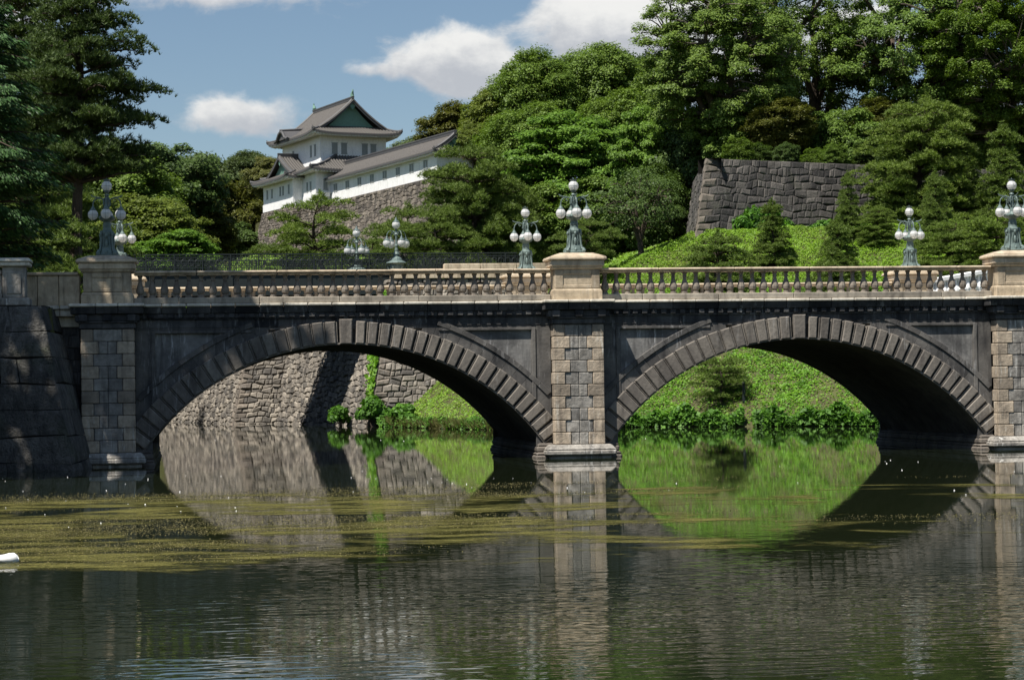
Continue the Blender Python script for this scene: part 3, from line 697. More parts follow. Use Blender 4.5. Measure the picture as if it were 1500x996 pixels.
# ------------------------------------------------------------------ lamps of the stone bridge
def globe_part(parent, c, r, shade=False, up=False):
    mb = MB(); mb.sphere((0, 0, 0), r, 16, 11, sz=1.04)
    g = obj('globe', mb, 'globe', None, smooth=True); g.parent = parent; g.location = c
    cp = MB()
    if shade: cp.lathe([(r*.86, r*.58), (r*.9, r*.66), (r*.8, r*.78), (r*.5, r*1.0), (r*.32, r*1.25), (r*.34, r*1.35), (r*.1, r*1.75), (r*.03, r*1.95)], n=12)
    elif up: cp.lathe([(r*.5, r*.9), (r*.55, r*1.0), (r*.75, r*1.32), (r*.4, r*1.18), (r*.1, r*1.35), (r*.03, r*1.6)], n=10)
    else: cp.lathe([(r*.62, r*.80), (r*.66, r*.90), (r*.45, r*1.10), (r*.42, r*1.22), (r*.26, r*1.42), (r*.2, r*1.7)], n=10)
    if up:
        cu = MB(); cu.lathe([(r*.35, -r*1.3), (r*.55, -r*1.0), (r*.62, -r*.82), (r*.5, -r*.7)], n=10); u_ = obj('cup', cu, 'bronze', None); u_.parent = g
    c_ = obj('cap', cp, 'bronze' if not shade else 'bronze_dark', None, smooth=False); c_.parent = g
    if not shade:
        k = MB(); n = 20
        for a in (0, math.pi/2): k.tube([(r*1.012*math.cos(a)*math.cos(t), r*1.012*math.sin(a)*math.cos(t), r*1.05*math.sin(t)) for t in [2*math.pi*i/n for i in range(n+1)]], .0045, 4)
        k.tube([(r*1.012*math.cos(t), r*1.012*math.sin(t), 0) for t in [2*math.pi*i/n for i in range(n+1)]], .0045, 4)
        kk = obj('cage', k, 'cage', None); kk.parent = g
    return g
def make_lamp():
    t = thing('bridge_lamp', '', 'lamp', (0, 0, 0), 'bronze globe lamps on the stone bridge')
    b = MB()                                     # four-footed bell base with scrolled corners
    b.lathe([(.40, 0), (.41, .05), (.36, .08), (.34, .16), (.29, .30), (.25, .50), (.25, .66), (.29, .74), (.30, .80), (.24, .84), (.20, .90), (.19, .98), (.21, 1.0), (.20, 1.05)], n=16, sq=.45)
    for k in range(4):
        a = math.pi/4+k*math.pi/2; ca, sa = math.cos(a), math.sin(a)
        pts = [(.50, .03), (.53, .09), (.48, .15), (.41, .17), (.37, .28), (.345, .45), (.345, .62), (.37, .72), (.36, .80), (.30, .82)]
        b.tube([(r*ca, r*sa, z) for r, z in pts], [.06, .075, .07, .06, .05, .045, .045, .055, .06, .04], 6)
        b.sphere((.47*ca, .47*sa, .07), .085, 8, 6)
        a = k*math.pi/2; ca, sa = math.cos(a), math.sin(a)
        b.sphere((.27*ca, .27*sa, .42), .085, 8, 6, sz=1.7); b.sphere((.31*ca, .31*sa, .70), .07, 8, 6); b.sphere((.33*ca, .33*sa, .12), .07, 8, 6)
        b.tube([(.27*ca-.1*sa, .27*sa+.1*ca, .25), (.3*ca-.13*sa, .3*sa+.13*ca, .45), (.3*ca-.09*sa, .3*sa+.09*ca, .62), (.3*ca+.09*sa, .3*sa-.09*ca, .62), (.3*ca+.13*sa, .3*sa-.13*ca, .45), (.27*ca+.1*sa, .27*sa-.1*ca, .25)], .025, 5)
    b.v = [(x*(.80-.10*min(1, z)), y*(.80-.10*min(1, z)), z) for x, y, z in b.v]
    obj('base', b, 'bronze', t)
    s = MB(); s.lathe([(.14, 1.05), (.12, 1.14), (.16, 1.18), (.25, 1.22), (.29, 1.30), (.24, 1.34), (.13, 1.36), (.09, 1.42), (.065, 1.55), (.06, 1.75), (.085, 1.82), (.07, 1.88), (.055, 2.0), (.09, 2.05), (.06, 2.1)], n=12)
    for k in range(4):
        a = math.pi/4+k*math.pi/2; s.sphere((.27*math.cos(a), .27*math.sin(a), 1.29), .06, 8, 6); s.tube([(.06*math.cos(a), .06*math.sin(a), 1.6), (.15*math.cos(a), .15*math.sin(a), 1.75), (.13*math.cos(a), .13*math.sin(a), 1.92), (.05*math.cos(a), .05*math.sin(a), 2.0)], .02, 5)
    obj('stem', s, 'bronze', t)
    for k in range(4):
        a = k*math.pi/2+.04; ca, sa = math.cos(a), math.sin(a); m = MB()
        path = [(.04, 1.72), (.07, 1.85), (.15, 1.94), (.26, 1.97), (.36, 1.94), (.435, 1.86), (.465, 1.74), (.465, 1.66)]
        m.tube([(r*ca, r*sa, z) for r, z in path], [.026, .024, .024, .024, .022, .022, .02, .024], 6)
        m.tube([(r*ca, r*sa, z) for r, z in [(.22, 1.97), (.32, 1.985), (.42, 1.995), (.50, 2.03), (.53, 2.07)]], [.024, .022, .022, .02, .008], 5)
        m.tube([(r*ca, r*sa, z) for r, z in [(.24, 1.95), (.28, 1.87), (.23, 1.83), (.2, 1.87)]], .014, 5)
        ar = obj('arm', m, 'bronze', t)
        globe_part(ar, (.465*ca, .465*sa, 1.40), .172)
    globe_part(t, (0, 0, 2.36), .175, up=True)
    return t
LZ = 7.08
lamp0 = make_lamp()
lamp0.location = (-16, .56, LZ); lamp0.rotation_euler = (0, 0, R_(-4)); lamp0['label'] = 'nearest globe lamp on the weathered left pedestal, dark against the trees'
dup(lamp0, (0, .56, LZ), 'green bronze globe lamp on the middle tan pedestal of the near parapet', 0)
dup(lamp0, (16, .56, LZ), 'green bronze globe lamp on the near pedestal cut by the right edge', 0)
dup(lamp0, (-16, BY-.56, LZ), 'pale globe lamp peeping out lower right behind the left pedestal lamp', R_(12))
dup(lamp0, (0, BY-.56, LZ), 'globe lamp on the far parapet just left of the middle pedestal', 0)
dup(lamp0, (16, BY-.56, LZ), 'globe lamp on the far parapet in front of the right-hand pines', 0)
# ------------------------------------------------------------------ the iron bridge behind
IY0, IY1, IZ = 77.6, 84.6, 9.6
ib = thing('iron_bridge', 'dark iron bridge with lattice railings crossing the far end of the moat', 'bridge', (-16, (IY0+IY1)/2, IZ))
m = MB(); m.box(-46, C1[0]+.6, IY0+.1, IY0+.5, IZ-.3, IZ+1.28); m.box(-46, C1[0]+.2, IY1-.5, IY1-.1, IZ-.3, IZ+1.28); m.box(-46, C1[0]+.4, IY0+.5, IY1-.5, IZ+.2, IZ+1.0)
for k in range(8): m.box(-44+k*5.5, -43.7+k*5.5, IY0+.02, IY0+.12, IZ-.28, IZ+1.26)
obj('girder', m, 'iron', ib)
for Y in (IY0, IY1):
    m = MB(); x0, x1 = -46.0, (9.5 if Y == IY0 else 6.0); zt = IZ+2.62
    m.box(x0, x1, Y-.05, Y+.05, zt-.08, zt); m.box(x0, x1, Y-.03, Y+.03, zt-.28, zt-.23); m.box(x0, x1, Y-.05, Y+.05, IZ+1.3, IZ+1.4); m.box(x0, x1, Y-.03, Y+.03, IZ+1.62, IZ+1.67)
    x = x0
    while x < x1:
        m.box(x, x+.09, Y-.06, Y+.06, IZ+1.2, zt)
        w = 1.95
        for k in range(1, 17): m.box(x+k*w/17, x+k*w/17+.035, Y-.014, Y+.014, IZ+1.38, zt-.05)
        for k in range(4):                       # scrolled ring in the panel
            cx = x+.25+k*.48
            m.tube([(cx+.2*math.cos(t), Y, IZ+2.0+.26*math.sin(t)) for t in [2*math.pi*i/10 for i in range(11)]], .032, 4)
            m.tube([(cx+.1*math.cos(t), Y, zt-.155+.06*math.sin(t)) for t in [2*math.pi*i/6 for i in range(7)]], .016, 4)
        x += w
    obj('railing', m, 'iron', ib)
def make_iron_lamp():
    t = thing('iron_bridge_lamp', '', 'lamp', (0, 0, 0), 'shaded globe lamps on the iron bridge')
    b = MB(); b.lathe([(.62, 0), (.66, .06), (.6, .12), (.52, .2), (.5, .75), (.55, .8), (.75, .86), (.72, .92), (.5, 1.0), (.42, 1.06), (.40, 1.15), (.30, 1.25), (.2, 1.32), (.19, 1.45), (.24, 1.5), (.2, 1.58), (.15, 1.7), (.17, 1.78)], n=14)
    for k in range(6):
        a = k*math.pi/3; b.tube([(.78*math.cos(a), .78*math.sin(a), .05), (.72*math.cos(a), .72*math.sin(a), .22), (.56*math.cos(a), .56*math.sin(a), .42), (.62*math.cos(a), .62*math.sin(a), .6)], .06, 5)
    obj('base', b, 'bronze', t)
    s = MB(); s.lathe([(.14, 1.78), (.10, 1.95), (.13, 2.1), (.09, 2.2), (.07, 2.5), (.1, 2.8), (.14, 2.9), (.08, 3.0), (.06, 3.2), (.12, 3.28)], n=10); obj('stem', s, 'bronze', t)
    for k in range(4):
        a = k*math.pi/2+.42; ca, sa = math.cos(a), math.sin(a); m = MB()
        m.tube([(r*ca, r*sa, z) for r, z in [(.05, 2.75), (.2, 3.05), (.42, 3.16), (.62, 3.08), (.75, 2.88), (.76, 2.68)]], .03, 5)
        m.tube([(r*ca, r*sa, z) for r, z in [(.12, 2.95), (.22, 2.85), (.3, 2.95), (.25, 3.08)]], .025, 5)
        ar = obj('arm', m, 'bronze', t); globe_part(ar, (.76*ca, .76*sa, 2.25), .29, shade=True)
    globe_part(t, (0, 0, 3.58), .29, shade=True)
    return t
L0 = make_iron_lamp(); p = at_y(581, 388, IY0-.5); L0.location = (p[0], IY0-.5, IZ+1.0); L0['label'] = 'shaded globe lamp at the near right corner of the iron bridge, right of its twin'
p = at_y(523, 397, IY1+.3); dup(L0, (p[0], IY1+.3, IZ+1.0), 'shaded globe lamp at the far right corner of the iron bridge, below its twin')
p = at_y(106, 390, IY0-.5); dup(L0, (p[0], IY0-.5, IZ+1.0), 'shaded globe lamp half lost among the left-hand trees')
# pale railing climbing away at the far right end of the bridge
wr = thing('stone_railing', 'bright pale baluster railing climbing away behind the right pedestal', 'railing', (17.5, BY+4, 5.4))
MR = (MB(), MB()); bb = MB(); pA = np.array([17.2, BY+.9, 0]); pB = np.array([25.5, BY+3.2, 0]); n = 22
for i in range(n):
    p0 = pA+(pB-pA)*i/n; p1 = pA+(pB-pA)*(i+1)/n; z0 = 5.66+1.3*i/n; z1 = 5.66+1.3*(i+1)/n
    for m, za, zb_, hw in ((MR[0], 0, .2, .2), (MR[1], .92, 1.06, .17)):
        m.hexa([(p0[0]-hw, p0[1], z0+za), (p1[0]-hw, p1[1], z1+za), (p1[0]+hw, p1[1]-.1, z1+za), (p0[0]+hw, p0[1]-.1, z0+za), (p0[0]-hw, p0[1], z0+zb_), (p1[0]-hw, p1[1], z1+zb_), (p1[0]+hw, p1[1]-.1, z1+zb_), (p0[0]+hw, p0[1]-.1, z0+zb_)])
    for j in (.25, .75):
        q = p0+(p1-p0)*j; bb.add([(v[0]*1.1+q[0], v[1]*1.1+q[1], v[2]*.95+z0+.2) for v in bal.v], bal.f)
obj('kerb', MR[0], 'plaster', wr); obj('rail', MR[1], 'plaster', wr); obj('balusters', bb, 'plaster', wr)

# ------------------------------------------------------------------ the white keep with its gallery
def hip_gable_roof(name, parent, a0, a1, b0, b1, ze, zr, axis, inset0, inset1, ginset, hip_h, lift=.35, rows=.36, hip_only=False):
    """tiled roof; ridge along axis ('a' or 'b'); returns nothing. eave rectangle a0..a1 x b0..b1"""
    if axis == 'a': L0_, L1_, W0, W1 = a0, a1, b0, b1; mk = lambda l, w, z: cw(l, w, z)
    else: L0_, L1_, W0, W1 = b0, b1, a0, a1; mk = lambda l, w, z: cw(w, l, z)
    wm = (W0+W1)/2; hw = (W1-W0)/2; hl = (L1_-L0_)/2; lm = (L0_+L1_)/2
    def zprof(t): return ze+(zr-ze)*(.62*t+.38*t*t)
    tg = hip_h
    def lift_at(l, w):
        u = min(1, abs((l-lm)/hl)); v = min(1, abs((w-wm)/hw)); return lift*(u**5)*(v**5)
    sl = MB(); under = MB(); cap = MB(); GAB = []; white = MB()
    th = .13
    def lends(t):                                # extent of the long slope at parameter t
        if hip_only: return L0_+inset0*t, L1_-inset1*t
        if t <= tg: return L0_+inset0*t/tg if inset0 else L0_, L1_-inset1*t/tg if inset1 else L1_
        return (L0_+inset0-ginset if inset0 else L0_), (L1_-inset1+ginset if inset1 else L1_)
    ts = [0, .12, .25, .4, tg-1e-4, tg+1e-4, .62, .75, .88, 1.0] if not hip_only else [0, .15, .3, .45, .6, .8, 1.0]
    ts = sorted(ts)
    for s in (-1, 1):
        nl = 24; vs = []
        for t in ts:
            la, lb = lends(t); w = wm+s*hw*(1-t)
            for i in range(nl+1):
                l = la+(lb-la)*i/nl; vs.append(mk(l, w, zprof(t)+lift_at(l, w)))
        fs = []
        for j in range(len(ts)-1):
            for i in range(nl): k = j*(nl+1)+i; fs.append((k, k+1, k+nl+2, k+nl+1))
        sl.add(vs, fs, 0)
        # round tile rows down the slope
        n = int((L1_-L0_)/rows)
        for i in range(n+1):
            l = L0_+(i+.0)*(L1_-L0_)/n; pts = []
            for t in [0, .1, .2, .3, .45, .6, .75, .9, 1.0]:
                la, lb = lends(t)
                if la-1e-6 <= l <= lb+1e-6: pts.append((l, wm+s*hw*(1-t), zprof(t)))
            if len(pts) < 2: continue
            vs = []; fs = []
            r = rows*.27
            for k, (l_, w, z) in enumerate(pts):
                z += lift_at(l_, w)
                vs += [mk(l_-r, w, z), mk(l_-r*.6, w, z+r), mk(l_+r*.6, w, z+r), mk(l_+r, w, z)]
            for k in range(len(pts)-1):
                for q in range(3): o = k*4+q; fs.append((o, o+1, o+5, o+4))
            fs.append((0, 1, 2, 3)); sl.add(vs, fs, 1)
    for s, ins, Le in ((-1, inset0, L0_), (1, inset1, L1_)):
        if not ins: continue
        sgn = -s; tend = 1.0 if hip_only else tg
        tt = [tend*i/6 for i in range(7)]; nl = 12; vs = []; fs = []
        for t in tt:
            l = Le+sgn*ins*(t/tend if not hip_only else t); ww = hw*(1-t)
            for i in range(nl+1):
                w = wm-ww+2*ww*i/nl; vs.append(mk(l, w, zprof(t)+lift_at(l, w)))
        for j in range(6):
            for i in range(nl): k = j*(nl+1)+i; fs.append((k, k+1, k+nl+2, k+nl+1))
        sl.add(vs, fs, 0)
        n = int((W1-W0)/rows)
        for i in range(n+1):
            w = W0+i*(W1-W0)/n; vs = []; fs = []; r = rows*.27; pts = []
            for t in tt:
                if abs(w-wm) <= hw*(1-t)+1e-6: pts.append((Le+sgn*ins*(t/tend if not hip_only else t), w, zprof(t)))
            if len(pts) < 2: continue
            for l, w_, z in pts:
                z += lift_at(l, w_); vs += [mk(l, w_-r, z), mk(l, w_-r*.6, z+r), mk(l, w_+r*.6, z+r), mk(l, w_+r, z)]
            for k in range(len(pts)-1):
                for q in range(3): o = k*4+q; fs.append((o, o+1, o+5, o+4))
            fs.append((0, 1, 2, 3)); sl.add(vs, fs, 1)
        if not hip_only:
            gab = MB(); GAB.append(gab); lg = Le+sgn*(ins-.12); zb = zprof(tg); n = 10
            pts = [(wm-hw*(1-tg)*.84, zb-.1)]+[(wm-hw*(1-t)*.84, zprof(t)-.22) for t in np.linspace(tg, 1, n)]+[(wm+hw*(1-t)*.84, zprof(t)-.22) for t in np.linspace(1, tg, n)[1:]]+[(wm+hw*(1-tg)*.84, zb-.1)]
            gab.add([mk(lg, w, z) for w, z in pts]+[mk(lg+sgn*.2, w, z) for w, z in pts], [tuple(range(len(pts)))]+[tuple(range(2*len(pts)-1, len(pts)-1, -1))], 0)
            # carved bargeboard
            lo = Le+sgn*(ins-ginset+.02)
            for s2 in (-1, 1):
                tl = list(np.linspace(tg-.1, 1, 10))
                for ta, tb_ in zip(tl[:-1], tl[1:]):
                    wa, wb_ = wm+s2*hw*(1-ta), wm+s2*hw*(1-tb_); za, zb2 = zprof(ta), zprof(tb_)
                    cap.hexa([mk(lo, wa, za-.30), mk(lo, wb_, zb2-.30), mk(lo+sgn*.16, wb_, zb2-.30), mk(lo+sgn*.16, wa, za-.30), mk(lo, wa, za-.03), mk(lo, wb_, zb2-.03), mk(lo+sgn*.16, wb_, zb2-.03), mk(lo+sgn*.16, wa, za-.03)])
                cap.tube([mk(lo+sgn*.18, wm+s2*hw*(1-t), zprof(t)+.1) for t in tl], .17, 6)
            gab.add([mk(lo+sgn*.2, wm-.5, zr-.55), mk(lo+sgn*.2, wm, zr-1.15), mk(lo+sgn*.2, wm+.5, zr-.55), mk(lo+sgn*.2, wm, zr-.3)], [(0, 1, 2, 3)], 0)
        te = np.linspace(0, tend, 7)
        for s2 in (-1, 1):
            P_ = [mk(Le+sgn*ins*(t/tend), wm+s2*hw*(1-t), zprof(t)+lift_at(Le+sgn*ins*(t/tend), wm+s2*hw*(1-t))+.07) for t in te]
            cap.tube(P_, [.2]+[.17]*6, 6)
            q = P_[0]; cap.tube([q, (q[0], q[1], q[2]+.32)], [.09, .03], 5)
    la, lb = lends(1.0)
    for dz_, hw_ in ((0, .17), (.17, .13), (.31, .17)):
        q0 = []; 
        for l, w in ((la, wm-hw_), (lb, wm-hw_), (lb, wm+hw_), (la, wm+hw_)): q0.append(mk(l, w, zr-.02+dz_))
        cap.hexa(q0+[(p[0], p[1], p[2]+.14) for p in q0])
    # eave board, plastered rafter ends and soffit
    per = [(L0_, W0), (L1_, W0), (L1_, W1), (L0_, W1)]
    ov = .95
    for k in range(4):
        (l0, w0), (l1, w1) = per[k], per[(k+1) % 4]; n = 20
        for i in range(n):
            f0, f1 = i/n, (i+1)/n
            A0 = (l0+(l1-l0)*f0, w0+(w1-w0)*f0); A1 = (l0+(l1-l0)*f1, w0+(w1-w0)*f1)
            def inn(p): 
                return (p[0]+max(-ov, min(ov, lm-p[0]))*(1 if abs(abs(p[0]-lm)-hl) < 1e-6 else 0 if abs(p[0]-lm) < hl-ov else (abs(p[0]-lm)-hl+ov)/ov),
                        p[1]+max(-ov, min(ov, wm-p[1]))*(1 if abs(abs(p[1]-wm)-hw) < 1e-6 else 0 if abs(p[1]-wm) < hw-ov else (abs(p[1]-wm)-hw+ov)/ov))
            za, zb_ = ze+lift_at(*A0), ze+lift_at(*A1)
            cap.add([mk(*A0, za+.02), mk(*A1, zb_+.02), mk(*A1, zb_-.2), mk(*A0, za-.2)], [(0, 1, 2, 3)])
            I0, I1 = inn(A0), inn(A1)
            under.add([mk(*A0, za-.125), mk(*A1, zb_-.125), mk(*I1, ze-.02), mk(*I0, ze-.02)], [(0, 1, 2, 3)])
        Lg = math.hypot(l1-l0, w1-w0); n = int(Lg/.36)
        for i in range(1, n):
            fr = i/n; p = (l0+(l1-l0)*fr, w0+(w1-w0)*fr); dl, dw = ((0, 1) if k == 0 else (-1, 0) if k == 1 else (0, -1) if k == 2 else (1, 0))
            z = ze+lift_at(*p)-.14; hx = .085; pl, pw = (1, 0) if dl == 0 else (0, 1)
            o = (p[0]+dl*.1, p[1]+dw*.1); e = (p[0]+dl*1.0, p[1]+dw*1.0)
            white.hexa([mk(o[0]-pl*hx, o[1]-pw*hx, z-.2), mk(o[0]+pl*hx, o[1]+pw*hx, z-.2), mk(e[0]+pl*hx, e[1]+pw*hx, ze-.3), mk(e[0]-pl*hx, e[1]-pw*hx, ze-.3),
                        mk(o[0]-pl*hx, o[1]-pw*hx, z), mk(o[0]+pl*hx, o[1]+pw*hx, z), mk(e[0]+pl*hx, e[1]+pw*hx, ze-.03), mk(e[0]-pl*hx, e[1]-pw*hx, ze-.03)])
    r = obj(name, sl, ['tile', 'tile_light'], parent)
    obj('ridge_tiles', cap, 'tile_dark', r)
    obj('soffit', under, 'tile', r); obj('rafter_ends', white, 'plaster', r)
    for gab in GAB: obj('gable', gab, 'copper', r)
    return r, (la, lb, wm, zr, mk)
def abox(mb, a0, a1, b0, b1, z0, z1, mi=0):
    mb.hexa([cw(a0, b0, z0), cw(a1, b0, z0), cw(a1, b1, z0), cw(a0, b1, z0), cw(a0, b0, z1), cw(a1, b0, z1), cw(a1, b1, z1), cw(a0, b1, z1)], mi)
def window(parent, face, u0, u1, z0, z1, at):
    """face 'L' looks towards -b at b=at ; face 'F' looks towards -a at a=at"""
    m = MB(); s = MB()
    if face == 'L': abox(m, u0, u1, at-.012, at+.05, z0, z1)
    else: abox(m, at-.012, at+.05, u0, u1, z0, z1)
    n = 4
    for i in range(n):
        c = u0+(u1-u0)*(i+.5)/n; w = (u1-u0)*.11
        if face == 'L': abox(s, c-w, c+w, at-.06, at-.014, z0, z1)
        else: abox(s, at-.06, at-.014, c-w, c+w, z0, z1)
    if face == 'L': abox(s, u0-.06, u1+.06, at-.07, at-.013, z0-.08, z0-.003); abox(s, u0-.06, u1+.06, at-.07, at-.013, z1+.003, z1+.08)
    else: abox(s, at-.07, at-.013, u0-.06, u1+.06, z0-.08, z0-.003); abox(s, at-.07, at-.013, u0-.06, u1+.06, z1+.003, z1+.08)
    w = obj('window', m, 'window', parent); obj('lattice', s, 'slat', w)
gal = thing('castle_gallery', 'long low white gallery with tiled roof stepping down from the keep', 'gallery', cw(15, 2.2, 24.6))
m = MB(); abox(m, 0, 31.2, 0, 4.4, 24.6, 27.2); abox(m, -.06, 31.1, -.06, 4.46, 24.62, 25.55); abox(m, -.03, 31.1, -.03, 4.43, 25.6, 25.66); abox(m, -.05, 31.1, -.05, 4.45, 26.72, 26.78)
obj('wall', m, 'plaster', gal)
hip_gable_roof('roof', gal, -.95, 32.3, -.72, 5.12, 27.32, 29.25, 'a', 1.5, 0, .6, .42, lift=.12)
for i in range(8):
    c = 2.4+i*3.75
    for d in (0, .62): window(gal, 'L', c+d, c+d+.38, 25.85, 26.6, 0)
keep = thing('castle_keep', 'white two-storey castle tower with grey tiled hip-and-gable roofs on the hill', 'castle', cw(38, 3, 24.6))
m = MB(); abox(m, 30.9, 46.0, -1.8, 10.0, 24.65, 28.6); abox(m, 30.84, 46.06, -1.86, 10.06, 24.67, 25.6)
abox(m, 35.4, 46.0, -3.0, -1.7, 24.6, 28.0); abox(m, 35.34, 46.06, -3.06, -1.75, 24.62, 25.55)
obj('lower_wall', m, 'plaster', keep)
m = MB(); abox(m, 33.2, 46.4, -.3, 8.1, 28.5, 32.95); abox(m, 33.15, 46.45, -.35, 8.15, 29.4, 29.95); abox(m, 33.16, 46.44, -.34, 8.14, 32.25, 32.32)
obj('upper_wall', m, 'plaster', keep)
rf, (la, lb, wm, zr, mk) = hip_gable_roof('upper_roof', keep, 31.7, 47.9, -1.8, 9.6, 33.05, 37.2, 'a', 2.3, 2.3, .9, .34, lift=.40)
for l, d in ((la+.2, 1), (lb-.2, -1)):        # fish finials
    m = MB(); m.tube([mk(l, wm, zr+.4), mk(l+d*.12, wm, zr+.62), mk(l+d*.02, wm, zr+.85), mk(l-d*.1, wm, zr+1.05), mk(l-d*.02, wm, zr+1.3)], [.2, .24, .17, .1, .03], 7)
    m.tube([mk(l-d*.1, wm, zr+1.0), mk(l-d*.3, wm, zr+1.25)], [.07, .02], 5); obj('fish_finial', m, 'copper', rf)
hip_gable_roof('lower_roof', keep, 29.6, 47.2, -2.95, 11.2, 28.45, 32.1, 'a', 5.6, 5.6, 0, .5, lift=.28, hip_only=True)
# the left bay: gable looking down on the moat
hip_gable_roof('bay_roof', keep, 34.6, 47.2, -4.25, 3.0, 28.05, 31.0, 'b', 2.1, 0, .75, .38, lift=.30)
# curved gable over the upper eave
m = MB(); m.tube([cw(39.7, -2.05, 33.1), cw(40.6, -2.05, 33.3), cw(41.3, -2.05, 33.95), cw(42.0, -2.05, 34.2), cw(42.7, -2.05, 33.95), cw(43.4, -2.05, 33.3), cw(44.3, -2.05, 33.1)], .2, 6)
vs = []
for a, z in ((39.7, 33.1), (40.6, 33.3), (41.3, 33.95), (42.0, 34.2), (42.7, 33.95), (43.4, 33.3), (44.3, 33.1)): vs += [cw(a, -1.95, z+.08), cw(a, 2.2, z+.35)]
m.add(vs, [(2*i, 2*i+2, 2*i+3, 2*i+1) for i in range(6)])
m.add([vs[0], vs[2], vs[4], vs[6], vs[8], vs[10], vs[12]], [(0, 1, 2, 3, 4, 5, 6)])
m.tube([cw(42, -2.2, 34.3), cw(42, 2.0, 34.7)], .17, 6)
obj('curved_gable', m, 'tile_dark', keep)
for u in (34.7, 36.1, 42.2): window(keep, 'L', u, u+.5, 30.6, 31.85, -.3)
for u in (1.15, 2.35, 5.0, 6.1): window(keep, 'F', u, u+.72, 30.75, 31.95, 33.2)
for u in (36.6, 38.6, 39.6, 42.6, 44.3): window(keep, 'L', u, u+.42, 26.2, 27.15, -3.0)
for u in (32.4, 33.5): window(keep, 'L', u, u+.42, 26.2, 27.15, -1.8)
window(keep, 'F', -.85, -.35, 26.2, 27.3, 30.9)
m = MB(); abox(m, 30.45, 30.88, -1.3, -.2, 25.3, 25.75); abox(m, 30.35, 30.88, -1.4, -.1, 25.753, 25.83); obj('stone_drop_bay', m, 'plaster', keep)
# ------------------------------------------------------------------ leaves and trees
def unit(v): return v/np.maximum(1e-9, np.linalg.norm(v, axis=-1, keepdims=True))
def leaf_quads(Pn, nrm, size, elong=1.5, r=rng):
    """one pointed leaf-spray quad per point"""
    n = len(Pn); t = unit(np.cross(nrm, r.normal(size=(n, 3)))); b = np.cross(nrm, t)
    s = (size*r.uniform(.6, 1.35, size=n))[:, None] if np.isscalar(size) else (size*r.uniform(.6, 1.35, size=n))[:, None]
    V = np.stack([Pn-t*s*elong*.5, Pn+b*s*.42+nrm*s*.12, Pn+t*s*elong*.5, Pn-b*s*.42+nrm*s*.12], 1)
    return V.reshape(-1, 3)
def clump_points(c, rad, n, flat, r):
    d = unit(r.normal(size=(n, 3))); d[:, 2] = np.where(d[:, 2] < -.35, -d[:, 2]*.6, d[:, 2]); d = unit(d)
    k = r.uniform(.55, 1.05, size=(n, 1))
    lump = 1+.28*np.sin(d[:, :1]*5+c[0]*3)*np.sin(d[:, 1:2]*5+c[1]*2)
    return c+d*k*rad*lump*np.array([1, 1, flat]), d
def limb(mb, a, b, r0, r1, r, sag=.12, n=5):
    a, b = np.array(a), np.array(b); L = np.linalg.norm(b-a); off = r.normal(size=3)*L*sag
    pts = []
    for i in range(n+1):
        t = i/n; p = a+(b-a)*t+off*math.sin(math.pi*t)+r.normal(size=3)*L*.015*(0 < i < n); p[2] += L*.10*math.sin(math.pi*t); pts.append(p)
    mb.tube(pts, [r0+(r1-r0)*i/n for i in range(n+1)], 6)
    return pts
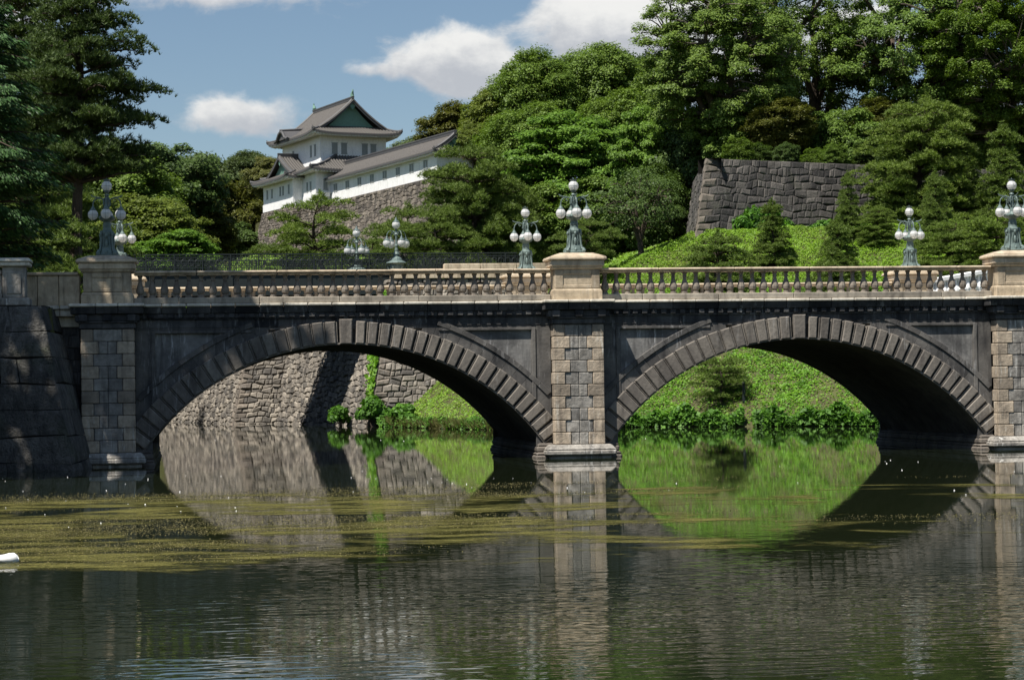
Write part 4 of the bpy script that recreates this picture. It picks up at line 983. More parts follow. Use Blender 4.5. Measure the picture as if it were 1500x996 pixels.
def broadleaf(name, seed, H=14.0, rx=5.0, rz=5.0, crown0=.25, nclump=70, leaves=26000, lsize=.34, mat='leaf_mid', bark='bark', flat=.7, hollow=.45, openness=0.0, crad=.27, trunkr=.35, lobes=5, elong=1.4):
    """trunk, limbs and an uneven crown of leaf clumps; the crown is an ellipsoid with lobes"""
    r = np.random.default_rng(seed); t = thing(name, '', 'tree')
    zc = H-rz; tw = MB()
    lob = unit(r.normal(size=(lobes, 3))); lob[:, 2] = np.abs(lob[:, 2])*.8
    C = []; tries = 0
    while len(C) < nclump and tries < nclump*40:
        tries += 1
        d = unit(r.normal(size=3)); 
        if d[2] < -.92: continue
        k = r.uniform(hollow, 1.0)**.7
        bump = .80+.28*max(0, (lob@d).max())**3
        p = np.array([rx, rx, rz])*d*k*bump+np.array([0, 0, zc])
        if p[2] < H*crown0: continue
        if C and min(np.linalg.norm((q-p)*np.array([1, 1, 1.3])) for q in C) < rx*crad*(.62+openness): continue
        C.append(p)
    C = np.array(C)
    per = int(leaves/len(C)); V = []
    for c in C:
        rad = rx*crad*r.uniform(.75, 1.3); pp, d = clump_points(c, rad, per, flat, r)
        out = unit(c-np.array([0, 0, zc-rz*.3]))
        nn = unit(d*.45+out*.35+np.array([-.25, -.2, .75])+r.normal(size=(per, 3))*.42)
        V.append(leaf_quads(pp, nn, lsize, elong, r))
    # a sparse fill of twiggy leaves between the clumps
    nf = leaves//8; d = unit(r.normal(size=(nf, 3))); pp = d*r.uniform(.2, .92, size=(nf, 1))*np.array([rx, rx, rz])+np.array([0, 0, zc]); pp = pp[pp[:, 2] > H*(crown0+.06)]
    if openness < .15: V.append(leaf_quads(pp, unit(r.normal(size=(len(pp), 3))), lsize, elong, r))
    qmesh('crown', np.concatenate(V), 4, mat, t)
    fork = np.array([r.normal()*.2, r.normal()*.2, max(H*crown0*.95, H*.16)])
    tw.tube([(0, 0, -.8), (0, 0, .1), tuple(fork*.55), tuple(fork)], [trunkr*1.5, trunkr*1.15, trunkr*.95, trunkr*.85], 9)
    mains = []
    for k in range(6):
        a = 2*math.pi*k/6+r.normal()*.3; e = np.array([math.cos(a)*rx*.5, math.sin(a)*rx*.5, zc+rz*r.uniform(-.25, .55)])
        mains.append(limb(tw, fork-np.array([0, 0, .2]), e, trunkr*.6, trunkr*.22, r, .1, 6))
    mains.append(limb(tw, fork-np.array([0, 0, .2]), np.array([0, 0, zc+rz*.6]), trunkr*.75, trunkr*.2, r, .06, 6))
    allp = np.array([p for m_ in mains for p in m_])
    for c in C:
        j = np.argmin(np.linalg.norm(allp-c, axis=1)+.35*np.maximum(0, allp[:, 2]-c[2])); limb(tw, allp[j], c-np.array([0, 0, rx*crad*.2]), trunkr*.17, .03, r, .1, 4)
    obj('trunk', tw, bark, t)
    return t
def tufts(P_, r, L=.34, n=7, w=.05, up=.5):
    """needle tufts: n slim triangles fanning up and out from each point"""
    m = len(P_); P2 = np.repeat(P_, n, 0); d = r.normal(size=(m*n, 3)); d[:, 2] = np.abs(d[:, 2])*.8+up; d = unit(d)
    s = unit(np.cross(d, r.normal(size=(m*n, 3)))); ln = (L*r.uniform(.7, 1.25, size=m*n))[:, None]
    return np.stack([P2-s*w*.5, P2+s*w*.5, P2+d*ln], 1).reshape(-1, 3)
def pad(c, ax, ay, h, n, r, ang):
    """points on the domed top of one flat pine pad"""
    q = np.sqrt(r.uniform(0, 1, n)); th = r.uniform(0, 2*math.pi, n); x, y = q*np.cos(th), q*np.sin(th)
    lump = .75+.35*np.sin(x*7+c[0]*5)*np.sin(y*7+c[1]*3)
    z = (1-q**2)*h*lump+r.uniform(-.4, .1, n)*h*.7
    ca, sa = math.cos(ang), math.sin(ang)
    return np.stack([c[0]+ca*x*ax-sa*y*ay, c[1]+sa*x*ax+ca*y*ay, c[2]+z], 1)
def pine(name, seed, H=12.0, R=4.0, levels=9, per=5, first=.25, shape='round', padr=1.2, padh=.55, tuft=60, mat='pine', lean=0.0, L=.36, w=.06, trunkr=.25, top=1.0, nneed=7, bend=.6, side=0.0, bark='bark'):
    r = np.random.default_rng(seed); t = thing(name, '', 'pine tree'); tw = MB()
    tp = []
    for i in range(9):
        u = i/8; tp.append(np.array([lean*u*H+bend*math.sin(u*5+seed)*u*.6, bend*.5*math.sin(u*4+seed*2)*u, -.6+(H*.97+.6)*u]))
    tw.tube([tuple(p) for p in tp], [trunkr*(1.15-1.02*i/8) for i in range(9)], 8)
    V = []
    for l in range(levels):
        u = first+(1-first)*(l+.5*r.uniform())/levels
        if shape == 'cone': rad = R*(1.02-u)/(1.02-first)*1.0+.15
        elif shape == 'round': rad = R*math.sqrt(max(.05, 1-((u-first)/(1-first)*1.02-.25)**2/.64)) if u > first else R
        else: rad = R*r.uniform(.6, 1.05)*(1 if u < .8 else .65)
        base = np.array([np.interp(u, np.linspace(0, 1, 9), [p[k] for p in tp]) for k in range(3)])
        n = max(3, int(per*(.6+.6*rad/R))); a0 = r.uniform(0, 6.28)
        for k in range(n):
            a = a0+2*math.pi*k/n+r.normal()*.25; rr = rad*r.uniform(.72, 1.12)*(1+side*math.cos(a))
            tip = base+np.array([math.cos(a)*rr, math.sin(a)*rr, r.normal()*.12*H/levels+(.05*rr if shape != 'cone' else -.12*rr)])
            pts = limb(tw, base-np.array([0, 0, .25]), tip, trunkr*.34*(1.1-u*.8)+.02, .025, r, .06, 4)
            np_ = max(1, int(rr/(padr*.95)))
            for j in range(np_):
                f_ = 1-j*.78/np_ if np_ > 1 else .85; c = base+(tip-base)*f_; c = c+r.normal(size=3)*np.array([.25, .25, .12])*padr
                pr = padr*r.uniform(.7, 1.2)*(1-.12*j)
                V.append(tufts(pad(c, pr*1.15, pr*.85, padh*r.uniform(.7, 1.2), tuft, r, a), r, L, nneed, w))
    c = tp[-1]; V.append(tufts(pad(c+np.array([0, 0, -.2]), padr*.6*top, padr*.6*top, padh*1.6, tuft, r, 0), r, L, nneed, w))
    qmesh('crown', np.concatenate(V), 3, mat, t)
    obj('trunk', tw, bark, t)
    return t
def cypress(name, seed, H=15.0, R=3.6, first=.1, levels=22, per=9, mat='cypress', n=130, lsize=.26):
    """drooping flat sprays on tiered boughs"""
    r = np.random.default_rng(seed); t = thing(name, '', 'conifer'); tw = MB()
    tw.tube([(0, 0, -.5), (.05, 0, H*.5), (0, .05, H*.97)], [.34, .22, .04], 8); V = []
    for l in range(levels):
        u = first+(1-first)*l/levels; rad = R*min(1, (1.05-u)/.55)
        for k in range(per):
            a = 2*math.pi*(k+r.uniform())/per; rr = rad*r.uniform(.65, 1.12); base = np.array([0, 0, u*H])
            tip = base+np.array([math.cos(a)*rr, math.sin(a)*rr, .05*rr+r.normal()*.2])
            limb(tw, base, tip, .07*(1.1-u), .015, r, .03, 3)
            m = int(n*(.5+rr/R)); f_ = r.uniform(.25, 1.04, m)**.75; wd = r.normal(size=m)*.34*(1.15-f_)+r.normal(size=m)*.08
            p = base+(tip-base)*f_[:, None]; p[:, 0] += -math.sin(a)*wd*rr*.55; p[:, 1] += math.cos(a)*wd*rr*.55
            p[:, 2] += np.sin(f_*2.6)*.28-np.abs(wd)*.45-r.uniform(0, .30, m)
            d = np.stack([math.cos(a)-math.sin(a)*wd*1.5, math.sin(a)+math.cos(a)*wd*1.5, -.55-r.uniform(0, .5, m)], 1); d = unit(d)
            sd = unit(np.cross(d, np.array([0, 0, 1.0])+r.normal(size=(m, 3))*.35)); s = (lsize*r.uniform(.7, 1.4, m))[:, None]
            V.append(np.stack([p, p+d*s*.55+sd*s*.22, p+d*s*1.25, p+d*s*.55-sd*s*.22], 1).reshape(-1, 3))
    qmesh('crown', np.concatenate(V), 4, mat, t); obj('trunk', tw, 'bark', t)
    return t
def shrub(name, seed, R=1.0, H=1.2, n=1800, lsize=.2, mat='bush', elong=1.5):
    r = np.random.default_rng(seed); t = thing(name, '', 'shrub'); V = []; tw = MB()
    for k in range(9):
        a = r.uniform(0, 6.28); q = R*r.uniform(0, .75); c = np.array([q*math.cos(a), q*math.sin(a), H*r.uniform(.35, .75)])
        pp, d = clump_points(c, R*.45, n//9, .8, r); V.append(leaf_quads(pp, unit(d+r.normal(size=d.shape)*.5+np.array([0, 0, .3])), lsize, elong, r)); limb(tw, (0, 0, -.2), c, .04, .015, r, .1, 3)
    qmesh('leaves', np.concatenate(V), 4, mat, t); obj('stems', tw, 'bark', t)
    return t
def put(proto, px, ytop, D, label, H, sx=1.0, group=None, rot=None, used=set(), zbase=None, dz=0.0, cat=None):
    """stand a tree on the ground where the sight line through column px meets distance D, tall enough to reach ytop"""
    p = at_D(px, ytop, D); z = gz(p[0], p[1]) if zbase is None else zbase
    h = p[2]-z-dz; k = h/H
    rot = random.uniform(0, 6.28) if rot is None else rot
    if proto.name not in used:
        used.add(proto.name); o = proto; o['label'] = label; o.rotation_euler = (0, 0, rot)
        if cat: o['category'] = cat
        if group: o['group'] = group
    else: o = dup(proto, (0, 0, 0), label, rot, None, group, cat)
    o.location = (p[0], p[1], z+dz-.15); o.scale = (k*sx, k*sx, k)
    return o
FOR = 'trees of the wooded castle hill'; LFT = 'trees beyond the iron bridge'; RGT = 'big trees above the right rampart'; PIN = 'pines on the right bank'; CPN = 'pines below the castle'

# prototypes shared by the woods (each crown reused at several sizes and turns)
bA = broadleaf('broadleaf_tree', 11, 14, 5.4, 5.6, .14, 170, 95000, .19, 'leaf_mid')
bB = broadleaf('broadleaf_tree', 12, 14, 5.2, 5.2, .16, 150, 80000, .19, 'leaf_dark')
bC = broadleaf('broadleaf_tree', 13, 14, 5.4, 5.8, .12, 175, 90000, .185, 'leaf_yellow', crad=.2)
bD = broadleaf('layered_tree', 14, 14, 5.2, 6.2, .10, 165, 90000, .19, 'leaf_bright', flat=.42, crad=.22, elong=1.6)
bE = broadleaf('broadleaf_tree', 15, 14, 5.3, 5.4, .13, 160, 80000, .19, 'leaf_olive', crad=.2)
bF = broadleaf('broadleaf_tree', 16, 14, 5.6, 4.6, .30, 100, 60000, .19, 'leaf_dark', openness=.2, crad=.2, trunkr=.4)
bH = broadleaf('thicket_tree', 18, 9, 4.6, 5.2, .02, 130, 64000, .19, 'leaf_dark', crad=.22, hollow=.5)
bI = broadleaf('thicket_tree', 19, 9, 4.6, 5.2, .02, 130, 64000, .19, 'leaf_mid', crad=.22, hollow=.5)
bG = broadleaf('broadleaf_tree', 17, 14, 5.6, 5.0, .2, 130, 66000, .19, 'leaf_pale', crad=.2)
# --- left woods beyond the iron bridge
put(bF, 247, 212, 232, 'dark tall tree with sky showing between its trunks, beyond the iron bridge', 14, 1.0, LFT)
put(bG, 306, 214, 292, 'grey-green round tree on the skyline between the dark tall tree and the castle', 14, .9, LFT)
put(bG, 368, 216, 292, 'pale broad tree on the skyline just left of the castle eaves', 14, .9, LFT)
put(bA, 150, 208, 222, 'green tree rising behind the left pedestal lamp', 14, 1.0, LFT)
put(bC, 208, 278, 210, 'yellow-green rounded tree right of the left pedestal lamps', 14, 1.3, LFT)
put(bE, 332, 256, 282, 'large olive tree touching the left corner of the castle stone wall', 14, 1.0, LFT)
put(bE, 290, 300, 235, 'smaller olive tree below the dark trunks, beside the large olive tree', 14, 1.3, LFT)
put(bD, 258, 333, 204, 'small bright green bush-like tree low behind the iron railing', 14, 1.5, LFT)
put(bB, 120, 225, 236, 'dark tree deep behind the left pines', 14, 1.1, LFT)
put(bE, 400, 226, 270, 'olive tree top showing behind the left eave of the castle bay', 14, 1.1, LFT)
put(bH, 195, 270, 236, 'dark thicket filling the gap right of the left lamps', 9, 1.2, LFT)
put(bH, 335, 318, 262, 'dark thicket in the shade behind the olive trees', 9, 1.2, LFT)
# --- castle hill
put(bE, 672, 146, 262, 'olive tree crown on the skyline at the right end of the gallery roof', 14, 1.05, FOR)
put(bG, 618, 192, 300, 'distant low tree on the skyline behind the gallery roof', 14, 1.2, FOR)
put(bC, 728, 118, 240, 'yellow-green tree sweeping down the left shoulder of the castle hill', 14, 1.0, FOR)
put(bA, 792, 72, 236, 'tallest round-headed tree on the castle hill skyline', 14, .9, FOR)
put(bA, 866, 62, 238, 'broad green tree at the top of the castle hill, right of the tallest', 14, .9, FOR)
put(bB, 925, 70, 246, 'dark tree at the right end of the castle hill skyline', 14, 1.0, FOR)
put(bA, 775, 150, 214, 'green tree halfway up the castle hill above the layered tree', 14, 1.1, FOR)
put(bC, 700, 178, 222, 'yellow-green tree just right of the gallery end', 14, 1.1, FOR)
put(bA, 905, 130, 205, 'green tree hanging over the shadowed hollow left of the rampart', 14, .95, FOR)
put(bD, 832, 158, 184, 'bright layered tree in the middle of the castle hill', 14, 1.05, FOR)
put(bI, 745, 215, 200, 'round green thicket between the big pine and the layered tree', 9, 1.0, FOR)
put(bI, 790, 262, 181, 'low green thicket under the layered tree, left of the middle lamp', 9, 1.1, FOR)
put(bI, 868, 250, 180, 'low green thicket behind the globes of the middle lamp', 9, 1.0, FOR)
put(bH, 905, 215, 192, 'dark thicket in the hollow above the old stone base', 9, 1.1, FOR)
put(bD, 945, 150, 174, 'fresh green tree draped down beside the rampart corner', 14, .62, FOR)
put(bH, 985, 150, 185, 'dark thicket in shade directly behind the rampart corner', 9, .7, FOR)
put(bH, 960, 235, 168, 'black-green thicket in the shadowed gap left of the rampart', 9, .8, FOR)
put(bH, 715, 255, 206, 'dark thicket at the foot of the yellow-green tree', 9, .9, FOR)
# --- big trees above the rampart
zA = broadleaf('spreading_tree', 21, 17, 7.2, 8.2, .10, 400, 200000, .14, 'leaf_mid', 'bark_pale', flat=.82, crad=.105, openness=.16, trunkr=.55, hollow=.3, elong=1.2)
zB = broadleaf('spreading_tree', 22, 17, 6.8, 7.6, .16, 150, 95000, .14, 'leaf_mid', 'bark', flat=.8, crad=.13, openness=.5, trunkr=.6, hollow=.3, elong=1.2)
put(zA, 1052, -55, 168, 'huge spreading tree on the rampart, bright leaves over pale limbs', 17, 1.05, RGT, 1.0)
put(zB, 1192, -70, 178, 'open tree with bare forked limbs against the sky, right of the huge spreading tree', 17, .9, RGT, 2.0)
put(zB, 1335, -75, 172, 'tall tree with a thick dark trunk showing sky through its boughs', 17, 1.0, RGT, .4)
put(zA, 1452, -60, 170, 'tall leafy tree at the top right corner of the view', 17, .95, RGT, 3.6)
for px_, yt_, D_, pr_, sx_, lb_ in ((1035, 165, 172, bH, .8, 'dark thicket right behind the rampart corner stones'), (1085, 150, 166, bI, 1.0, 'green thicket on the rampart under the left side of the huge spreading tree'),
        (1140, 140, 163, bE, 1.3, 'olive undergrowth tree on the rampart top under the huge spreading tree'), (1180, 165, 168, bH, 1.0, 'dark thicket on the rampart under the open forked tree'),
        (1232, 150, 166, bI, 1.0, 'green thicket on the rampart above the slim conical pine'), (1285, 140, 170, bE, 1.3, 'olive low tree behind the tallest right-hand pine'),
        (1330, 165, 174, bH, 1.1, 'dark thicket around the thick dark trunk'), (1400, 130, 176, bH, .9, 'dark thicket behind the pines, between the thick trunk and the right corner tree'),
        (1450, 150, 172, bI, 1.0, 'green thicket below the top right corner tree'), (1510, 140, 172, bH, 1.0, 'dark thicket cut by the right edge above the pines'),
        (1110, 205, 158, bH, 1.0, 'low dark thicket just above the middle of the rampart coping'), (1195, 212, 160, bI, 1.0, 'low green thicket just above the rampart coping, left of the slim conical pine')):
    put(pr_, px_, yt_, D_, lb_, 14 if pr_ is bE else 9, sx_, RGT)
for px_, yt_, D_, pr_, sx_, lb_ in ((1082, 196, 155, bI, .9, 'green thicket spilling over the rampart coping near its corner'), (1150, 205, 155, bH, 1.0, 'dark thicket spilling over the middle of the rampart coping'),
        (1222, 205, 157, bI, 1.0, 'green thicket spilling over the coping behind the slim conical pine'), (1280, 195, 158, bH, 1.1, 'dark thicket spilling over the coping by the tall slim pine')):
    put(pr_, px_, yt_, D_, lb_, 9, sx_, RGT)
# --- pines right
qA = pine('pine_tree', 31, 12, 3.6, 12, 7, .06, 'round', .85, .75, 95, 'pine_bright', L=.27, w=.05)
qB = pine('conical_pine', 32, 9, 2.1, 12, 7, .05, 'cone', .6, .62, 85, 'pine', L=.25, w=.05, bend=.2)
qC = pine('round_pine', 33, 5, 2.0, 7, 6, .04, 'round', .6, .45, 80, 'pine', L=.2, w=.04, bend=.3)
put(qA, 1348, 142, 150, 'largest bushy pine, rising behind the far right lamp', 12, 1.35, PIN)
put(qB, 1470, 182, 146, 'tall conical pine behind the lamp at the right edge', 9, 1.25, PIN)
put(qB, 1240, 252, 145, 'slim conical pine standing against the rampart wall', 9, 1.0, PIN)
put(qB, 1368, 250, 141, 'light green conical pine directly right of the far right lamp', 9, 1.15, PIN)
put(qB, 1131, 292, 142, 'short conical pine in the middle of the bright grassy bank', 9, 1.35, PIN)
put(qC, 1050, 340, 140, 'low rounded pine bush just left of the short conical pine', 5, 1.3, PIN)
put(qA, 1285, 300, 143, 'spreading low pine between the slim conical pine and the far lamp', 12, 1.5, PIN)
put(qB, 1305, 205, 149, 'tall slim pine hiding the rampart wall, left of the largest bushy pine', 9, 1.3, PIN)
put(qB, 1412, 200, 149, 'tall slim pine hiding the rampart wall, right of the largest bushy pine', 9, 1.3, PIN)
put(qA, 1425, 325, 140, 'spreading low pine left of the lamp at the right edge', 12, 1.4, PIN)
put(qA, 1395, 318, 133, 'bushy pine low behind the railing, right of the far right lamp', 12, 1.5, PIN)
put(qA, 1462, 308, 131, 'bushy pine low behind the railing, left of the right edge pedestal', 12, 1.5, PIN)
put(qB, 1225, 320, 136, 'small low pine on the bank in front of the slim conical pine', 9, 1.5, PIN)
put(qA, 1500, 300, 142, 'bushy pine cut by the right edge under the lamp globes', 12, 1.2, PIN)
qD = pine('leaning_pine', 36, 5, 2.3, 5, 5, .22, 'flat', .75, .6, 90, 'pine', lean=-.14, L=.2, w=.04, bend=.7, trunkr=.14)
o = put(qD, 1058, 522, 128, 'dark leaning pine on the grassy bank seen through the right arch', 5, 1.45, PIN, .3)
pm = MB(); pp_ = at_D(1090, 592, 127); g0 = gz(pp_[0], pp_[1]); pm.lathe([(.11, 0), (.1, 1.35), (.12, 1.4), (.05, 1.5)], pp_[0], pp_[1], g0-.2, 8)
tag(obj('marker_post', pm, 'iron'), 'short black post on the bank beside the leaning pine', 'post')
# --- pines below the castle
cA = pine('spreading_pine', 41, 10, 4.4, 8, 6, .12, 'flat', 1.05, .75, 95, 'pine', L=.3, w=.055, bend=.8)
cB = pine('layered_pine', 42, 13, 4.6, 12, 7, .10, 'round', 1.0, .8, 95, 'pine', L=.3, w=.055, trunkr=.35, bend=.9)
cC = pine('sparse_pine', 43, 8, 3.4, 5, 4, .38, 'flat', 1.0, .55, 85, 'pine_bright', lean=.12, L=.3, w=.055, bend=1.2)
put(cB, 688, 212, 172, 'big layered pine in front of the right end of the gallery', 13, 1.1, CPN)
put(cC, 480, 286, 170, 'sparse windswept pine before the castle base, left of the twin lamps', 8, 1.2, CPN)
put(cA, 590, 300, 176, 'spreading pine directly behind the taller iron bridge lamp', 10, 1.0, CPN)
put(cA, 640, 305, 168, 'low spreading pine in front of the big layered pine', 10, 1.1, CPN)
put(cA, 440, 340, 181, 'low pine spreading over the grass under the castle corner', 10, 1.5, CPN)
put(cA, 540, 345, 168, 'low pine filling the gap between the two iron bridge lamps', 10, 1.5, CPN)
put(cB, 745, 268, 176, 'layered pine standing close on the right of the biggest one', 13, 1.0, CPN)
put(cA, 858, 318, 146, 'small pine right behind the middle pedestal lamp', 10, 1.2, CPN)
# the twiggy grey tree left of the rampart
tg_ = broadleaf('twiggy_tree', 51, 9, 4.6, 3.6, .2, 80, 9000, .15, 'leaf_dark', 'bark', flat=.6, crad=.22, openness=.16, trunkr=.3, hollow=.3)
put(tg_, 938, 236, 150, 'sparse twiggy dark tree with several stems in front of the rampart corner', 9, 1.0, None, 1.2)
# --- left edge, close by
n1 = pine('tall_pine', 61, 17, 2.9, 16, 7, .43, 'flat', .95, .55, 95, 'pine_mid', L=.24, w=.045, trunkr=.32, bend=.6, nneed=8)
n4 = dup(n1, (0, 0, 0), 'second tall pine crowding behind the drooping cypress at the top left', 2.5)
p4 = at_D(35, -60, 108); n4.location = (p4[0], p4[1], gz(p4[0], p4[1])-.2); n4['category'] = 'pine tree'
put(n1, 108, -70, 98, 'tall dark pine with flat boughs reaching into the sky at the left', 17, .95, None, .6)
n2 = cypress('cypress_tree', 62, 15, 3.3, levels=30, per=10, n=240, lsize=.15)
n2.location = (-21.2, 6.0, 5.2); n2['label'] = 'drooping cypress with feathery sprays at the left edge, in front of the tall pine'; n2.scale = (1.0, 1.0, .93)
n3 = pine('old_pine', 63, 9, 4.2, 8, 6, .15, 'flat', 1.1, .55, 80, 'pine', L=.32, w=.05, trunkr=.3, bend=.8)
put(n3, 62, 215, 108, 'dense old pine left of the bare trunk of the tall dark pine', 9, 1.0, None)
put(n3, 40, 262, 96, 'low sunlit pine behind the squat grey post at the left edge', 9, 1.0, None)
put(bB, 48, 215, 160, 'dark broadleaf tree in the gloom behind the left-hand pines', 14, .9, None)
put(bH, 118, 218, 226, 'dark thicket filling the gloom behind the trunk of the tall dark pine', 9, 1.2, None)
put(bA, 22, 170, 166, 'green broadleaf tree behind the drooping cypress', 14, 1.0, None)
put(bI, 120, 300, 212, 'leafy thicket low behind the left pedestal lamp', 9, 1.3, None)
put(bI, 15, 250, 118, 'leafy thicket behind the low sunlit pine at the left edge', 9, 1.3, None)
# tall trees on the near left bank, outside the view, that shade the left end of the bridge
s1 = broadleaf('tall_shade_tree', 71, 27, 5.4, 6.6, .5, 60, 2200, .5, 'leaf_dark', crad=.18, openness=.4, trunkr=.5)
s1.location = (-22.6, -7.2, 5.0); s1['label'] = 'tall tree on the near left bank beyond the left edge, nearest the bridge'
s2 = dup(s1, (-27.5, -12.0, 5.0), 'second tall tree on the near left bank beyond the left edge, further from the bridge', 2.0)

# ------------------------------------------------------------------ ground cover
def cover(name, label, cat, n, region, mat, lsize, hgt, seed, clump=0.0, dens=None, elong=1.4):
    r = np.random.default_rng(seed); x0, x1, y0, y1 = region
    X = r.uniform(x0, x1, n); Y = r.uniform(y0, y1, n)
    k = np.ones(n, bool) if dens is None else dens(X, Y, r)
    X, Y = X[k], Y[k]; Z = ground(X, Y); ok = Z > .02; X, Y, Z = X[ok], Y[ok], Z[ok]
    lump = (np.sin(X*1.9+1.3*np.sin(Y*1.1))*np.sin(Y*2.3+1.1*np.sin(X*1.7))+.6*np.sin(X*4.7+Y*1.2)*np.sin(Y*5.1-X*.8))
    Z = Z+.12*np.sin(X*.9+Y*.5)*np.sin(Y*.7-X*.3)+np.clip(lump*clump, -.1, None)+r.uniform(0, 1, len(X))*hgt
    P_ = np.stack([X, Y, Z], 1); nn = unit(np.stack([r.normal(size=len(X))*.6-.1, r.normal(size=len(X))*.6-.45, np.ones(len(X))*.8], 1))
    o = qmesh(name, leaf_quads(P_, nn, lsize, elong, r), 4, mat); o['kind'] = 'stuff'; o['label'] = label; o['category'] = cat
    return o
def patchy(a, b):
    def f(X, Y, r): v = np.sin(X*.55+Y*.33)*np.sin(Y*.41-X*.22)+.5*np.sin(X*1.3-Y*.9); return v+r.normal(size=len(X))*.35 > a if b else v+r.normal(size=len(X))*.35 < a
    return f
cover('ground_cover', 'bright green creeper leaves blanketing the grassy bank', 'ground cover', 420000, (8.5, 46, 8, 70), 'cover', .115, .14, 71, .10, lambda X, Y, r: patchy(-.55, True)(X, Y, r) & (ground(X, Y) < 9.2+r.normal(size=len(X))*.4))
cover('terrace_shrubs', 'yellow-green clipped shrubs covering the top of the bank below the rampart', 'shrubs', 320000, (8.5, 56, 50, 77.5), 'hedge', .095, .22, 75, .10, lambda X, Y, r: ground(X, Y) > 8.8+r.normal(size=len(X))*.4)
cover('bank_grass', 'yellow-green grass on the bank under the right arch', 'grass', 150000, (-1, 40, 38, 76.5), 'lawn', .11, .10, 72, .05, lambda X, Y, r: (X < 9.5) | (r.uniform(size=len(X)) < .35))
cover('terrace_grass', 'sunlit grass below the castle base behind the iron railing', 'grass', 110000, (-45, 27, 77, 185), 'lawn', .28, .22, 73, .08, lambda X, Y, r: ground(X, Y) < 20.5)
r_ = np.random.default_rng(74); n = 26000; X = r_.uniform(-1, 34, n); off = np.abs(r_.normal(size=n))*.75; Y = yfoot(X)+off-.25
hz = .85+.22*np.sin(X*1.7)+.25*np.sin(X*4.1); hz = np.where(X < 8, hz*.62, hz)
Z = r_.uniform(0, 1, n)**.8*hz*np.exp(-(off/1.0)**2)+.05+off*.2
P_ = np.stack([X, Y, Z], 1); k = (np.sin(X*2.9)+np.sin(X*1.13+2)) > -1.5; P_ = P_[k]
o = qmesh('waterside_plants', leaf_quads(P_, unit(r_.normal(size=(len(P_), 3))*.6+np.array([-.1, -.6, .6])), .30, 1.5, r_), 4, 'bush'); o['kind'] = 'stuff'; o['label'] = 'dense leafy plants along the waterline of the grassy bank'; o['category'] = 'waterside plants'
# dry reeds at the foot of the left lawn
n = 2600; X = r_.uniform(-.6, 7.5, n); Y = yfoot(X)+r_.uniform(-.4, .5, n); Z = np.full(n, .0); P_ = np.stack([X, Y, Z], 1)
MT['reed'] = leaf_mat('dry_reed', (.16, .14, .05), (.12, .16, .04), .2, .4, 0)
o = qmesh('reeds', tufts(P_, r_, .75, 2, .05, 1.6), 3, 'reed'); o['kind'] = 'stuff'; o['label'] = 'dry reeds standing in the water below the lawn'; o['category'] = 'reeds'
# shrubs on the moat wall foot, ivy on its corner
sh = shrub('shrub', 81, 1.1, 1.6, 2200, .24, 'bush'); sh.location = (-1.3, 73.0, -.1); sh.scale = (1.1, 1, 1.35); sh['label'] = 'leafy shrub at the foot of the grey corner stones, left end of the lawn'
dup(sh, (-3.25, 77.4, -.1), 'small round shrub at the waterline under the shadowed moat wall', 1.0, (.8, .8, .95))
dup(sh, (.6, 69.0, .1), 'leafy shrub where the lawn meets the grey corner wall', 2.0, (1.2, 1.0, .9))
iv = thing('ivy', 'ivy hanging down the corner of the moat wall under the left arch', 'ivy', (-1.5, 74, 0)); V = []
for k in range(1500):
    z = r_.uniform(.6, 9.5); s = r_.uniform(0, 1); 
    if r_.uniform() > (.35+.65*(z > 4)): continue
    d = .02*z; base = np.array([-1.5, 74.0])-m1*bt*z; dirw = np.array([-.26, .96])
    q = base+dirw*abs(r_.normal())*(.35+.10*z)+nW*.18; V.append([q[0], q[1], z])
V = np.array(V); qm = leaf_quads(V, unit(r_.normal(size=V.shape)*.5+np.array([-.6, -.5, .4])), .34, 1.2, r_)
io = qmesh('leaves', qm-np.array([-1.5, 74, 0]), 4, 'cover', iv); st = MB()
for k in range(5): st.tube([(-1.5-m1[0]*bt*z-.25*k*.3+nW[0]*.1, 74-m1[1]*bt*z+.3*k+nW[1]*.1, z) for z in (.3, 2, 4, 6, 8)], .03, 4)
obj('stems', st, 'bark', iv)
# creeper on the rampart
ip = shrub('creeper', 82, 1.5, 2.4, 3000, .26, 'bush')
def rpt(s, z, o=.35): p = RA[:2]+_rd*s+RN*((RZ-z)*.16+o); return (p[0], p[1], z)
ip.location = rpt(3.2, 12.4); ip['label'] = 'climbing creeper at the rampart foot beside its pale corner'; ip['category'] = 'creeper'; ip.scale = (1, .8, 1.2)
dup(ip, rpt(5.6, 12.5), 'creeper bush at the rampart foot behind the short conical pine', 1.1, (1.1, .8, .8))
dup(ip, rpt(9.2, 12.6), 'creeper bush at the rampart foot left of the slim conical pine', 2.1, (1.2, .8, .75))

# ------------------------------------------------------------------ on the water
def fbm(X, Y, seed):
    r = np.random.default_rng(seed); v = 0; a = 1
    for o in range(5):
        for k in range(3):
            th = r.uniform(0, 6.28); fx = (.22*math.cos(th))*2**o; fy = (.5*math.sin(th)+.12)*2**o; v = v+a*np.sin(X*fx+Y*fy+r.uniform(0, 6.28)+.8*np.sin(Y*fy*.6+X*fx*.9+k)); 
        a *= .62
    return v/3.4
r_ = np.random.default_rng(91); n = 900000
X = r_.uniform(-20, 8, n); Y = r_.uniform(-47, -16, n)
d_ = np.stack([X-CX, Y-CY], 1); ang = np.arctan2(d_[:, 0], d_[:, 1])-YAW
core = np.clip((Y+46.5)/5, 0, 1)*np.clip((-16.5-Y)/9, 0, 1); bias = np.interp(ang, [-.26, -.1, .0, .05, .25], [.40, .26, .05, -.12, -.22])
v = fbm(X*.55, Y*1.25, 5)*1.0+bias+.3*np.interp(Y, [-47, -43, -34, -17], [-.7, .2, .15, -.5])
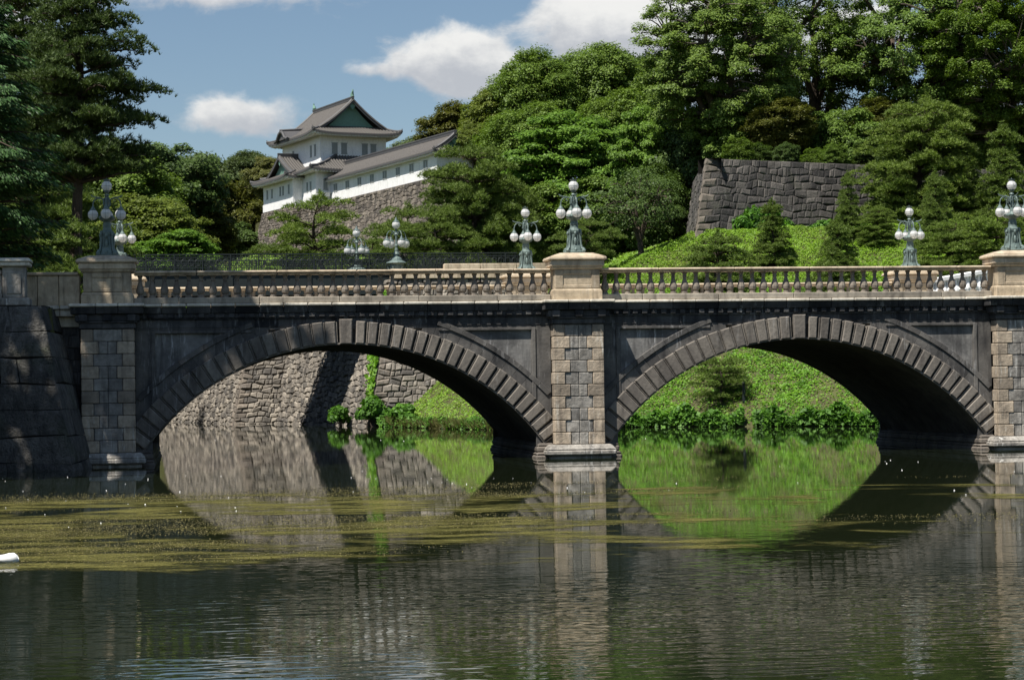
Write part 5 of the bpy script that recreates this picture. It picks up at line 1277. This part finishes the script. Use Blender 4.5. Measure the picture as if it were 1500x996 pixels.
dn = np.clip((v-.12)/.75, 0, 1)**1.3*(.35+.65*np.clip(fbm(X*2.2, Y*4.5, 9)*1.4+.5, 0, 1)); k = r_.uniform(size=n) < np.clip(dn*1.5, 0, 1)*core*.35
X, Y = X[k], Y[k]
P_ = np.stack([X, Y, np.full(len(X), .004)+r_.uniform(0, .012, len(X))], 1)
nn = unit(np.stack([r_.normal(size=len(X))*.16, r_.normal(size=len(X))*.16-.05, np.ones(len(X))], 1))
wm_ = MB(); wm_.add([(-30, -48, .005), (20, -48, .005), (20, -14, .005), (-30, -14, .005)], [(0, 1, 2, 3)])
ws_ = obj('weed_mat', wm_, 'weed', kind='stuff'); ws_['label'] = 'soft olive mats of pond weed just under and on the moat surface'; ws_['category'] = 'pond weed'
o = qmesh('pond_weed', leaf_quads(P_, nn, .022, 1.5, r_), 4, 'algae'); o['kind'] = 'stuff'; o['label'] = 'olive pond weed drifting in streaks on the moat'; o['category'] = 'pond weed'
P_ = []
for k in range(80):
    y = -8-abs(r_.normal())*12 if r_.uniform() < .85 else r_.uniform(10, 40); a = r_.uniform(-.24, .24) if r_.uniform() < .55 else r_.uniform(-.25, -.13); L_ = y-CY; P_.append([CX+math.tan(a+YAW)*L_, y, .012])
P_ = np.array(P_)
o = qmesh('floating_petals', leaf_quads(P_, unit(np.array([0, -.5, 1.0])+r_.normal(size=P_.shape)*.3), .026, 1.3, r_), 4, 'white'); o['kind'] = 'stuff'; o['label'] = 'tiny white flecks floating on the moat'; o['category'] = 'flecks'
bt_ = MB(); c0 = at_y(-6, 818, -40.5); n = 9
cx_, cy_ = -15.72, -40.6
rings = [(-.42, .012, .02), (-.3, .03, .03), (-.18, .06, .06), (-.05, .085, .085), (.06, .105, .105), (.14, .10, .105), (.19, .075, .08), (.21, .03, .04)]
vs = []; fs = []
for i, (x, w, h) in enumerate(rings):
    for j in range(10):
        t = 2*math.pi*j/10; e = 1+.12*math.sin(j*3.1+i*1.7); vs.append((cx_+x, cy_+w*1.1*math.cos(t)*e, .01+h*.35+h*.75*math.sin(t)*e))
for i in range(len(rings)-1):
    for j in range(10): fs.append((i*10+j, i*10+(j+1) % 10, (i+1)*10+(j+1) % 10, (i+1)*10+j))
fs.append(tuple(range(10))); fs.append(tuple(range(79, 69, -1))); bt_.add(vs, fs)
tag(obj('floating_litter', bt_, 'white', smooth=True), 'white rounded lump floating in the pond weed at the left edge', 'floating litter')
